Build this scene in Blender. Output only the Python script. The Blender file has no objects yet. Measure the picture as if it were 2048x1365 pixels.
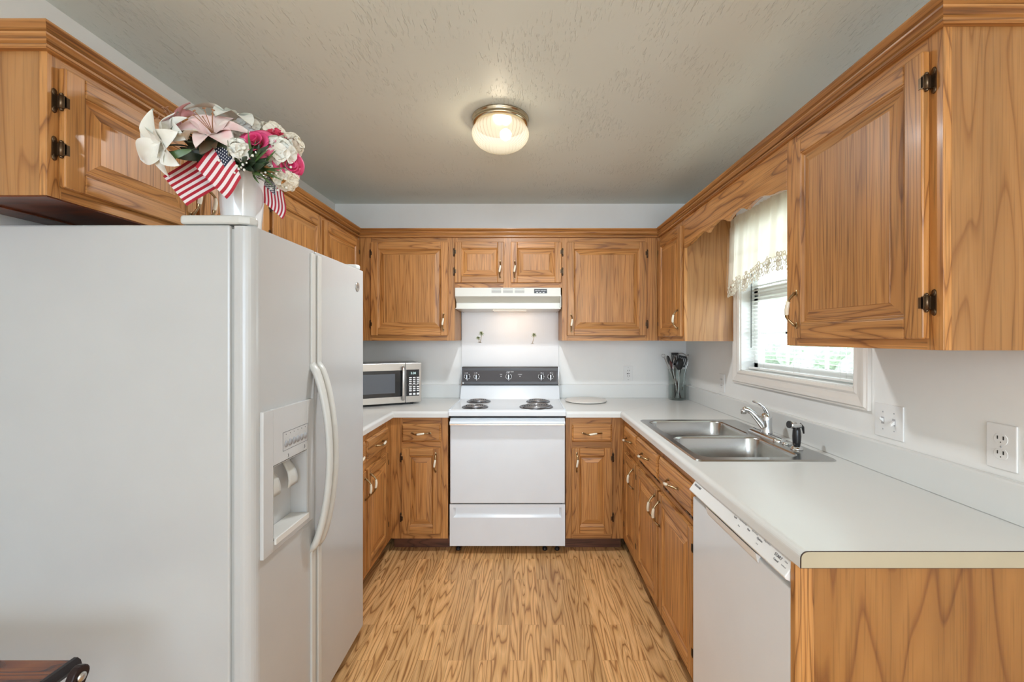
import bpy, bmesh, math, random
from mathutils import Vector, Matrix, Quaternion
R = math.radians
PI = math.pi
random.seed(7)
SC = bpy.context.scene
COL = SC.collection

# ---------------------------------------------------------------- camera, world, lights, exposure
cam_d = bpy.data.cameras.new('camera')
cam = bpy.data.objects.new('camera', cam_d); COL.objects.link(cam)
cam.location = (0, 0, 1.39); cam.rotation_euler = (R(90), 0, 0)
cam_d.sensor_width = 36.0; cam_d.lens = 36.0 * 865 / 2048
cam_d.shift_x = -26 / 2048; cam_d.shift_y = -7.5 / 2048
cam_d.clip_start = 0.02
SC.camera = cam

world = bpy.data.worlds.new('sky'); SC.world = world; world.use_nodes = True
bg = world.node_tree.nodes['Background']
bg.inputs[0].default_value = (0.86, 0.97, 1.08, 1); bg.inputs[1].default_value = 3.5

def area(name, loc, target, sx, sy, watts, col=(1, 1, 1), portal=False):
    l = bpy.data.lights.new(name, 'AREA'); l.shape = 'RECTANGLE'; l.size = sx; l.size_y = sy
    l.energy = watts; l.color = col
    o = bpy.data.objects.new(name, l); COL.objects.link(o); o.location = loc
    o.rotation_euler = (Vector(target) - Vector(loc)).to_track_quat('-Z', 'Y').to_euler()
    if portal: l.cycles.is_portal = True
    return o
dl = bpy.data.lights.new('dining_chandelier', 'POINT'); dl.energy = 20; dl.color = (1.0, 0.97, 0.93); dl.shadow_soft_size = 0.13
dlo = bpy.data.objects.new('dining_chandelier', dl); COL.objects.link(dlo); dlo.location = (0.80, -1.15, 1.98)
area('dining_window', (-0.15, -4.4, 1.40), (-0.1, 3.0, 1.4), 2.5, 2.0, 84, (0.78, 0.97, 1.19))
area('daylight_from_the_yard', (2.9, 1.25, 1.95), (0.9, 2.1, 1.25), 1.6, 1.6, 125, (0.82, 0.97, 1.13))
area('ceiling_lamp_downlight', (-.118, 2.08, 2.375), (-.118, 2.08, 0), .11, .11, 34, (0.90, .985, 1.09))

SC.view_settings.view_transform = 'Standard'; SC.view_settings.look = 'None'
SC.view_settings.gamma = 1.0; SC.view_settings.use_curve_mapping = False
SC.view_settings.exposure = 0.40
SC.render.engine = 'CYCLES'
SC.cycles.use_denoising = True
SC.cycles.max_bounces = 10; SC.cycles.diffuse_bounces = 6; SC.cycles.glossy_bounces = 4
SC.cycles.transparent_max_bounces = 16; SC.cycles.transmission_bounces = 6
SC.cycles.sample_clamp_indirect = 6.0
SC.cycles.caustics_reflective = False; SC.cycles.caustics_refractive = False

# ---------------------------------------------------------------- materials
def new_mat(name):
    m = bpy.data.materials.new(name); m.use_nodes = True
    nt = m.node_tree; b = nt.nodes['Principled BSDF']
    return m, nt, b
def N(nt, t, **kw):
    n = nt.nodes.new(t)
    for k, v in kw.items():
        if k.startswith('i_'):
            key = k[2:]; key = int(key) if key.isdigit() else key
            n.inputs[key].default_value = v
        else: setattr(n, k, v)
    return n
def L(nt, a, b): nt.links.new(a, b)
def plain(name, col, rough=0.5, metal=0.0, spec=0.5, coat=0.0, bump=None, emit=None, vary=0.0):
    m, nt, b = new_mat(name)
    b.inputs['Base Color'].default_value = (*col, 1); b.inputs['Roughness'].default_value = rough
    b.inputs['Metallic'].default_value = metal; b.inputs['Specular IOR Level'].default_value = spec
    b.inputs['Coat Weight'].default_value = coat; b.inputs['Coat Roughness'].default_value = 0.08
    tc = N(nt, 'ShaderNodeTexCoord')
    nz = N(nt, 'ShaderNodeTexNoise'); nz.inputs['Scale'].default_value = 6; nz.inputs['Detail'].default_value = 3
    L(nt, tc.outputs['Object'], nz.inputs['Vector'])
    v = vary if vary else 0.04
    mr = N(nt, 'ShaderNodeMapRange'); mr.inputs[3].default_value = 1 - v; mr.inputs[4].default_value = 1 + v
    L(nt, nz.outputs[0], mr.inputs[0])
    hs = N(nt, 'ShaderNodeHueSaturation'); hs.inputs['Color'].default_value = (*col, 1)
    L(nt, mr.outputs[0], hs.inputs['Value']); L(nt, hs.outputs[0], b.inputs['Base Color'])
    if bump:
        n2 = N(nt, 'ShaderNodeTexNoise'); n2.inputs['Scale'].default_value = bump[0]; n2.inputs['Detail'].default_value = 2
        L(nt, tc.outputs['Object'], n2.inputs['Vector'])
        bp = N(nt, 'ShaderNodeBump'); bp.inputs['Strength'].default_value = bump[1]; bp.inputs['Distance'].default_value = bump[2]
        L(nt, n2.outputs[0], bp.inputs['Height']); L(nt, bp.outputs[0], b.inputs['Normal'])
    if emit:
        b.inputs['Emission Color'].default_value = (*emit[0], 1); b.inputs['Emission Strength'].default_value = emit[1]
    return m

def wood(name, axis, light, mid, dark, across=9.5, along=0.75, rings=15, rough=0.42, coat=0.07, pore=0.55, rand=1.0, val=0.08):
    m, nt, b = new_mat(name)
    tc = N(nt, 'ShaderNodeTexCoord'); oi = N(nt, 'ShaderNodeObjectInfo')
    off = N(nt, 'ShaderNodeVectorMath', operation='SCALE'); off.inputs[0].default_value = (37.0, 53.0, 29.0)
    mul = N(nt, 'ShaderNodeMath', operation='MULTIPLY'); mul.inputs[1].default_value = rand
    L(nt, oi.outputs['Random'], mul.inputs[0]); L(nt, mul.outputs[0], off.inputs['Scale'])
    add = N(nt, 'ShaderNodeVectorMath', operation='ADD')
    L(nt, tc.outputs['Object'], add.inputs[0]); L(nt, off.outputs[0], add.inputs[1])
    def scaled(a, l):
        s = [a, a, a]; s[axis] = l
        mp = N(nt, 'ShaderNodeMapping'); mp.inputs['Scale'].default_value = s
        L(nt, add.outputs[0], mp.inputs['Vector']); return mp.outputs[0]
    n1 = N(nt, 'ShaderNodeTexNoise'); n1.inputs['Scale'].default_value = 1; n1.inputs['Detail'].default_value = 2.2
    n1.inputs['Roughness'].default_value = 0.42; n1.inputs['Distortion'].default_value = 0.25
    L(nt, scaled(across, along), n1.inputs['Vector'])
    mr = N(nt, 'ShaderNodeMath', operation='MULTIPLY'); mr.inputs[1].default_value = rings
    fr = N(nt, 'ShaderNodeMath', operation='FRACT')
    L(nt, n1.outputs[0], mr.inputs[0]); L(nt, mr.outputs[0], fr.inputs[0])
    cr = N(nt, 'ShaderNodeValToRGB'); e = cr.color_ramp.elements
    e[0].position = 0.0; e[0].color = (*mid, 1)
    e[1].position = 0.45; e[1].color = (*light, 1)
    for p, c in ((0.78, mid), (0.93, dark), (1.0, mid)):
        x = cr.color_ramp.elements.new(p); x.color = (*c, 1)
    L(nt, fr.outputs[0], cr.inputs[0])
    # pores: fine dark dashes along the grain
    n2 = N(nt, 'ShaderNodeTexNoise'); n2.inputs['Scale'].default_value = 1; n2.inputs['Detail'].default_value = 2
    L(nt, scaled(230, 5), n2.inputs['Vector'])
    r2 = N(nt, 'ShaderNodeMapRange'); r2.inputs[1].default_value = 0.50; r2.inputs[2].default_value = 0.72
    r2.inputs[3].default_value = 1.0; r2.inputs[4].default_value = pore
    L(nt, n2.outputs[0], r2.inputs[0])
    # broad tone drift and per-board tone
    n3 = N(nt, 'ShaderNodeTexNoise'); n3.inputs['Scale'].default_value = 1; n3.inputs['Detail'].default_value = 1
    L(nt, scaled(14, 0.8), n3.inputs['Vector'])
    r3 = N(nt, 'ShaderNodeMapRange'); r3.inputs[1].default_value = 0.25; r3.inputs[2].default_value = 0.75
    r3.inputs[3].default_value = 0.86; r3.inputs[4].default_value = 1.12
    L(nt, n3.outputs[0], r3.inputs[0])
    m1 = N(nt, 'ShaderNodeMath', operation='MULTIPLY'); L(nt, r2.outputs[0], m1.inputs[0]); L(nt, r3.outputs[0], m1.inputs[1])
    r4 = N(nt, 'ShaderNodeMapRange'); r4.inputs[3].default_value = 1 - val; r4.inputs[4].default_value = 1 + val
    L(nt, oi.outputs['Random'], r4.inputs[0])
    m2 = N(nt, 'ShaderNodeMath', operation='MULTIPLY'); L(nt, m1.outputs[0], m2.inputs[0]); L(nt, r4.outputs[0], m2.inputs[1])
    hs = N(nt, 'ShaderNodeHueSaturation'); L(nt, cr.outputs[0], hs.inputs['Color']); L(nt, m2.outputs[0], hs.inputs['Value'])
    L(nt, hs.outputs[0], b.inputs['Base Color'])
    b.inputs['Roughness'].default_value = rough; b.inputs['Coat Weight'].default_value = coat; b.inputs['Coat Roughness'].default_value = 0.16
    bp = N(nt, 'ShaderNodeBump'); bp.inputs['Strength'].default_value = 0.12; bp.inputs['Distance'].default_value = 0.001
    L(nt, n2.outputs[0], bp.inputs['Height']); L(nt, bp.outputs[0], b.inputs['Normal'])
    return m
OAK_L, OAK_M, OAK_D = (0.53, 0.25, 0.077), (0.455, 0.198, 0.053), (0.235, 0.088, 0.022)
oak_x = wood('oak_grain_across', 0, OAK_L, OAK_M, OAK_D)
oak_y = wood('oak_grain_along', 1, OAK_L, OAK_M, OAK_D)
oak_z = wood('oak_grain_upright', 2, OAK_L, OAK_M, OAK_D)
oak_fine = wood('oak_panel_grain', 2, OAK_L, OAK_M, (0.30, 0.118, 0.030), across=19, along=0.5, rings=11)
oak_ply = wood('oak_veneer', 2, (0.425, 0.205, 0.068), (0.385, 0.177, 0.054), (0.285, 0.118, 0.033), across=6.5, along=0.85, rings=11, pore=0.75)
oak_under = wood('shaded_stained_underside', 1, (0.17, 0.042, 0.012), (0.12, 0.028, 0.008), (0.06, 0.014, 0.005), rough=0.3)  # mostly underside shade painted into the colour, plus an assumed darker stain
toe_mat = wood('dark_toe_kick', 0, (0.16, 0.06, 0.03), (0.12, 0.045, 0.022), (0.07, 0.025, 0.012))
table_mat = wood('red_brown_varnish', 0, (0.26, 0.07, 0.012), (0.18, 0.042, 0.008), (0.06, 0.013, 0.004), rough=0.2, coat=0.3, pore=0.8)
table_dark = plain('dark_walnut_edge', (0.022, 0.010, 0.009), 0.35, spec=.3)

def floor_material():
    m, nt, b = new_mat('oak_laminate_strips')
    tc = N(nt, 'ShaderNodeTexCoord')
    mp = N(nt, 'ShaderNodeMapping'); mp.inputs['Rotation'].default_value = (0, 0, R(90))
    L(nt, tc.outputs['Object'], mp.inputs['Vector'])
    def brick(c1, c2, mort):
        br = N(nt, 'ShaderNodeTexBrick'); br.offset = 0.37; br.offset_frequency = 2
        br.inputs['Color1'].default_value = (*c1, 1); br.inputs['Color2'].default_value = (*c2, 1); br.inputs['Mortar'].default_value = (*mort, 1)
        br.inputs['Scale'].default_value = 1; br.inputs['Mortar Size'].default_value = 0.0006; br.inputs['Mortar Smooth'].default_value = 0.2
        br.inputs['Brick Width'].default_value = 0.62; br.inputs['Row Height'].default_value = 0.066
        L(nt, mp.outputs[0], br.inputs['Vector']); return br
    bk = brick((0, 0, 0), (1, 1, 1), (0.5, 0.5, 0.5))
    sep = N(nt, 'ShaderNodeRGBToBW'); L(nt, bk.outputs['Color'], sep.inputs[0])
    w = N(nt, 'ShaderNodeMath', operation='MULTIPLY'); w.inputs[1].default_value = 61.0; L(nt, sep.outputs[0], w.inputs[0])
    sc = N(nt, 'ShaderNodeMapping'); sc.inputs['Scale'].default_value = (14, 1.25, 1)
    L(nt, tc.outputs['Object'], sc.inputs['Vector'])
    n1 = N(nt, 'ShaderNodeTexNoise'); n1.noise_dimensions = '4D'; n1.inputs['Scale'].default_value = 1
    n1.inputs['Detail'].default_value = 1.6; n1.inputs['Roughness'].default_value = 0.4; n1.inputs['Distortion'].default_value = 0.35
    L(nt, sc.outputs[0], n1.inputs['Vector']); L(nt, w.outputs[0], n1.inputs['W'])
    mu = N(nt, 'ShaderNodeMath', operation='MULTIPLY'); mu.inputs[1].default_value = 12; L(nt, n1.outputs[0], mu.inputs[0])
    fr = N(nt, 'ShaderNodeMath', operation='FRACT'); L(nt, mu.outputs[0], fr.inputs[0])
    cr = N(nt, 'ShaderNodeValToRGB'); e = cr.color_ramp.elements
    e[0].position = 0; e[0].color = (0.64, 0.345, 0.135, 1); e[1].position = 0.4; e[1].color = (0.79, 0.465, 0.21, 1)
    for p, c in ((0.72, (0.68, 0.38, 0.15)), (0.9, (0.33, 0.145, 0.05)), (1, (0.64, 0.345, 0.135))):
        x = e.new(p); x.color = (*c, 1)
    L(nt, fr.outputs[0], cr.inputs[0])
    s2 = N(nt, 'ShaderNodeMapping'); s2.inputs['Scale'].default_value = (260, 7, 1); L(nt, tc.outputs['Object'], s2.inputs['Vector'])
    n2 = N(nt, 'ShaderNodeTexNoise'); n2.inputs['Scale'].default_value = 1; L(nt, s2.outputs[0], n2.inputs['Vector'])
    r2 = N(nt, 'ShaderNodeMapRange'); r2.inputs[1].default_value = 0.5; r2.inputs[2].default_value = 0.75; r2.inputs[3].default_value = 1; r2.inputs[4].default_value = 0.68
    L(nt, n2.outputs[0], r2.inputs[0])
    r3 = N(nt, 'ShaderNodeMapRange'); r3.inputs[3].default_value = 0.84; r3.inputs[4].default_value = 1.10; L(nt, sep.outputs[0], r3.inputs[0])
    mm = N(nt, 'ShaderNodeMath', operation='MULTIPLY'); L(nt, r2.outputs[0], mm.inputs[0]); L(nt, r3.outputs[0], mm.inputs[1])
    jo = N(nt, 'ShaderNodeMapRange'); jo.inputs[3].default_value = 1; jo.inputs[4].default_value = 0.6; L(nt, bk.outputs['Fac'], jo.inputs[0])
    m3 = N(nt, 'ShaderNodeMath', operation='MULTIPLY'); L(nt, mm.outputs[0], m3.inputs[0]); L(nt, jo.outputs[0], m3.inputs[1])
    hs = N(nt, 'ShaderNodeHueSaturation'); L(nt, cr.outputs[0], hs.inputs['Color']); L(nt, m3.outputs[0], hs.inputs['Value'])
    L(nt, hs.outputs[0], b.inputs['Base Color']); b.inputs['Roughness'].default_value = 0.42
    b.inputs['Specular IOR Level'].default_value = 0.35
    return m
floor_mat = floor_material()

def ceiling_material():
    m, nt, b = new_mat('brushed_texture_ceiling_paint')
    b.inputs['Base Color'].default_value = (0.74, 0.785, 0.735, 1); b.inputs['Roughness'].default_value = 0.5
    tc = N(nt, 'ShaderNodeTexCoord')
    # short brush ridges whose direction drifts from place to place
    warp = N(nt, 'ShaderNodeTexNoise'); warp.inputs['Scale'].default_value = 2.2; warp.inputs['Detail'].default_value = 1
    L(nt, tc.outputs['Object'], warp.inputs['Vector'])
    hs = []
    for ang in (20, 75, 130):
        mp = N(nt, 'ShaderNodeMapping'); mp.inputs['Rotation'].default_value = (0, 0, R(ang)); mp.inputs['Scale'].default_value = (130, 22, 1)
        L(nt, tc.outputs['Object'], mp.inputs['Vector'])
        nz = N(nt, 'ShaderNodeTexNoise'); nz.inputs['Scale'].default_value = 1; nz.inputs['Detail'].default_value = 1.5; nz.inputs['Distortion'].default_value = 1.1
        L(nt, mp.outputs[0], nz.inputs['Vector'])
        mr = N(nt, 'ShaderNodeMapRange'); mr.inputs[1].default_value = 0.62; mr.inputs[2].default_value = 0.72
        L(nt, nz.outputs[0], mr.inputs[0])
        pm = N(nt, 'ShaderNodeMapping'); pm.inputs['Location'].default_value = (ang, ang * .3, 0)
        L(nt, tc.outputs['Object'], pm.inputs['Vector'])
        mk = N(nt, 'ShaderNodeTexNoise'); mk.inputs['Scale'].default_value = 4.5; mk.inputs['Detail'].default_value = 0
        L(nt, pm.outputs[0], mk.inputs['Vector'])
        mr2 = N(nt, 'ShaderNodeMapRange'); mr2.inputs[1].default_value = 0.52; mr2.inputs[2].default_value = 0.64
        L(nt, mk.outputs[0], mr2.inputs[0])
        mu = N(nt, 'ShaderNodeMath', operation='MULTIPLY'); L(nt, mr.outputs[0], mu.inputs[0]); L(nt, mr2.outputs[0], mu.inputs[1])
        hs.append(mu)
    a1 = N(nt, 'ShaderNodeMath', operation='MAXIMUM'); L(nt, hs[0].outputs[0], a1.inputs[0]); L(nt, hs[1].outputs[0], a1.inputs[1])
    a2 = N(nt, 'ShaderNodeMath', operation='MAXIMUM'); L(nt, a1.outputs[0], a2.inputs[0]); L(nt, hs[2].outputs[0], a2.inputs[1])
    bp = N(nt, 'ShaderNodeBump'); bp.inputs['Strength'].default_value = 0.75; bp.inputs['Distance'].default_value = 0.0028
    L(nt, a2.outputs[0], bp.inputs['Height']); L(nt, bp.outputs[0], b.inputs['Normal'])
    return m
ceil_mat = ceiling_material()
wall_mat = plain('white_wall_paint', (0.85, 0.85, 0.83), 0.55, bump=(260, 0.05, 0.001))
trim_mat = plain('cream_white_trim', (0.80, 0.76, 0.71), 0.3)
sash_mat = plain('white_vinyl_sash', (0.82, 0.82, 0.80), 0.3)
white_app = plain('white_appliance_enamel', (0.74, 0.785, 0.83), 0.22, coat=0.3)
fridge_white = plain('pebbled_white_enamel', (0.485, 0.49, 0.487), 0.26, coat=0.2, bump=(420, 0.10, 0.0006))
fridge_plastic = plain('white_handle_plastic', (0.58, 0.58, 0.55), 0.35)
gasket = plain('grey_gasket', (0.40, 0.41, 0.40), 0.6)
dark_gap = plain('black_gap', (0.015, 0.013, 0.012), 0.6)
grey_ink = plain('grey_ink', (0.18, 0.18, 0.19), 0.5)
light_ink = plain('pale_grey_ink', (0.45, 0.45, 0.46), 0.5)
black_ink = plain('black_ink', (0.03, 0.03, 0.035), 0.5)
white_ink = plain('white_ink', (0.85, 0.85, 0.85), 0.5)
lamin = plain('cream_laminate', (0.725, 0.735, 0.72), 0.25, vary=0.02)
lamin_end = plain('yellowed_laminate_edge', (0.47, 0.41, 0.29), 0.45, vary=0.10)
brown_line = plain('dark_glue_line', (0.05, 0.03, 0.02), 0.6)
steel = plain('brushed_steel', (0.50, 0.50, 0.49), 0.24, metal=1.0, bump=(90, 0.03, 0.001))
steel_lt = plain('satin_stainless', (0.60, 0.58, 0.55), 0.3, metal=1.0)
chrome = plain('chrome', (0.72, 0.73, 0.74), 0.07, metal=1.0)
brass = plain('antique_brass', (0.40, 0.29, 0.16), 0.28, metal=1.0)
brass_dk = plain('dark_bronze_hinge', (0.13, 0.085, 0.05), 0.35, metal=0.9)
ceramic = plain('cream_ceramic', (0.78, 0.70, 0.55), 0.15, coat=0.5)
black_gl = plain('black_glass', (0.012, 0.013, 0.016), 0.06, coat=0.5)
panel_brown = plain('black_brown_control_panel', (0.035, 0.029, 0.028), 0.35, coat=0.05)
panel_grey = plain('smoked_grey_band', (0.065, 0.057, 0.057), 0.45, spec=.3)
black_pl = plain('black_plastic', (0.018, 0.017, 0.018), 0.3)
red_pl = plain('dark_maroon_plastic', (0.09, 0.018, 0.015), 0.35)
coil_mat = plain('grey_burner_coil', (0.34, 0.34, 0.35), 0.35, metal=0.8)
white_plas = plain('white_plastic', (0.82, 0.82, 0.81), 0.3)
splash_mat = plain('glossy_white_splash_panel', (0.78, 0.78, 0.78), 0.38, coat=0.08)
palm_green = plain('palm_leaf_green', (0.38, 0.44, 0.24), 0.6)
palm_brown = plain('palm_trunk_tan', (0.50, 0.42, 0.32), 0.6)
lamp_metal = plain('champagne_lamp_metal', (0.62, 0.53, 0.38), 0.18, metal=1.0)
vase_mat = plain('milky_white_vase', (0.80, 0.81, 0.80), 0.15, coat=0.5)
hood_white = plain('almond_white_enamel', (0.66, 0.64, 0.575), 0.25, coat=0.2)

def petal_mat(name, a, b_, rough=0.55):
    m, nt, b = new_mat(name)
    tc = N(nt, 'ShaderNodeTexCoord'); nz = N(nt, 'ShaderNodeTexNoise'); nz.inputs['Scale'].default_value = 28; nz.inputs['Detail'].default_value = 1
    L(nt, tc.outputs['Object'], nz.inputs['Vector'])
    mx = N(nt, 'ShaderNodeMix', data_type='RGBA'); mr = N(nt, 'ShaderNodeMapRange'); mr.inputs[1].default_value = .35; mr.inputs[2].default_value = .65
    L(nt, nz.outputs[0], mr.inputs[0]); L(nt, mr.outputs[0], mx.inputs[0])
    mx.inputs[6].default_value = (*a, 1); mx.inputs[7].default_value = (*b_, 1)
    L(nt, mx.outputs[2], b.inputs['Base Color']); b.inputs['Roughness'].default_value = rough
    return m
pet_white = petal_mat('white_silk_petal', (0.82, 0.82, 0.77), (0.76, 0.76, 0.68))
pet_cream = petal_mat('cream_silk_petal', (0.82, 0.77, 0.66), (0.76, 0.70, 0.57))
pet_pink = petal_mat('pale_pink_silk_petal', (0.80, 0.56, 0.55), (0.80, 0.70, 0.66))
pet_rose = petal_mat('dusky_pink_silk_petal', (0.74, 0.33, 0.36), (0.76, 0.47, 0.48))
pet_hot = petal_mat('hot_pink_silk_petal', (0.72, 0.05, 0.19), (0.78, 0.16, 0.30))
pet_deep = petal_mat('deep_pink_silk_petal', (0.60, 0.03, 0.14), (0.68, 0.08, 0.22))
pet_red = petal_mat('crimson_silk_petal', (0.55, 0.02, 0.07), (0.62, 0.06, 0.12))
leaf_dk = petal_mat('dark_green_leaf', (0.018, 0.035, 0.018), (0.035, 0.06, 0.028), 0.35)
leaf_md = petal_mat('mid_green_leaf', (0.05, 0.11, 0.03), (0.09, 0.16, 0.05), 0.35)
stamen_mat = plain('stamen_brown', (0.35, 0.17, 0.08), 0.6)
flag_red = plain('flag_red', (0.42, 0.012, 0.03), 0.6); flag_white = plain('flag_white', (0.80, 0.72, 0.72), 0.6)
flag_blue = plain('flag_navy', (0.012, 0.016, 0.045), 0.6); dowel = plain('pale_wood_dowel', (0.62, 0.50, 0.34), 0.5)

def cloth_mat():
    m, nt, b = new_mat('cream_curtain_cotton')
    out = nt.nodes['Material Output']
    tc = N(nt, 'ShaderNodeTexCoord'); wv = N(nt, 'ShaderNodeTexNoise'); wv.inputs['Scale'].default_value = 400; L(nt, tc.outputs['Object'], wv.inputs['Vector'])
    d = N(nt, 'ShaderNodeBsdfDiffuse'); d.inputs[0].default_value = (0.87, 0.81, 0.70, 1)
    t = N(nt, 'ShaderNodeBsdfTranslucent'); t.inputs[0].default_value = (0.86, 0.79, 0.66, 1)
    bp = N(nt, 'ShaderNodeBump'); bp.inputs['Strength'].default_value = 0.05; L(nt, wv.outputs[0], bp.inputs['Height']); L(nt, bp.outputs[0], d.inputs['Normal'])
    mx = N(nt, 'ShaderNodeMixShader'); mx.inputs[0].default_value = 0.42
    L(nt, d.outputs[0], mx.inputs[1]); L(nt, t.outputs[0], mx.inputs[2]); L(nt, mx.outputs[0], out.inputs['Surface'])
    nt.nodes.remove(b); return m
curtain_mat = cloth_mat()
def glass_mat(name, tint, gloss, rough=0.02):
    m, nt, b = new_mat(name); out = nt.nodes['Material Output']
    tr = N(nt, 'ShaderNodeBsdfTransparent'); tr.inputs[0].default_value = (*tint, 1)
    gl = N(nt, 'ShaderNodeBsdfGlossy'); gl.inputs['Roughness'].default_value = rough
    fz = N(nt, 'ShaderNodeLayerWeight'); fz.inputs[0].default_value = 0.5
    pw = N(nt, 'ShaderNodeMath', operation='POWER'); pw.inputs[1].default_value = 4.0; L(nt, fz.outputs['Facing'], pw.inputs[0])
    ma = N(nt, 'ShaderNodeMath', operation='MULTIPLY_ADD'); ma.inputs[1].default_value = gloss; ma.inputs[2].default_value = 0.04; L(nt, pw.outputs[0], ma.inputs[0])
    mx = N(nt, 'ShaderNodeMixShader'); L(nt, ma.outputs[0], mx.inputs[0])
    L(nt, tr.outputs[0], mx.inputs[1]); L(nt, gl.outputs[0], mx.inputs[2]); L(nt, mx.outputs[0], out.inputs['Surface'])
    nt.nodes.remove(b); return m
pane_mat = glass_mat('window_glass', (0.97, 0.99, 0.98), 0.5)
jar_mat = glass_mat('clear_jar_glass', (0.88, 0.90, 0.89), 0.8, 0.04)
def globe_mat():
    m, nt, b = new_mat('lit_ribbed_lamp_glass'); out = nt.nodes['Material Output']; nt.nodes.remove(b)
    tr = N(nt, 'ShaderNodeBsdfTransparent'); tr.inputs[0].default_value = (1, 0.97, 0.92, 1)
    em = N(nt, 'ShaderNodeEmission'); em.inputs[1].default_value = 1.3
    fz = N(nt, 'ShaderNodeLayerWeight'); fz.inputs[0].default_value = 0.5
    cr = N(nt, 'ShaderNodeValToRGB'); el = cr.color_ramp.elements
    el[0].position = .15; el[0].color = (1.0, .90, .70, 1); el[1].position = .85; el[1].color = (.42, .34, .22, 1)
    L(nt, fz.outputs['Facing'], cr.inputs[0]); L(nt, cr.outputs[0], em.inputs[0])
    mx = N(nt, 'ShaderNodeMixShader'); mx.inputs[0].default_value = 0.45
    L(nt, tr.outputs[0], mx.inputs[1]); L(nt, em.outputs[0], mx.inputs[2]); L(nt, mx.outputs[0], out.inputs['Surface'])
    return m
lamp_glass = globe_mat()
bulb_mat = plain('glowing_bulb', (1, 0.95, 0.85), 0.4, emit=((1.0, 0.93, 0.78), 3.0))
display_mat = plain('dim_display', (0.02, 0.03, 0.03), 0.1)
digit_mat = plain('display_digits', (0.3, 0.4, 0.4), 0.4, emit=((0.7, 0.9, 0.9), 0.7))
hood_lens = plain('lit_hood_lens', (0.85, 0.78, 0.68), 0.4, emit=((1.0, 0.82, 0.62), 0.15))

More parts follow.
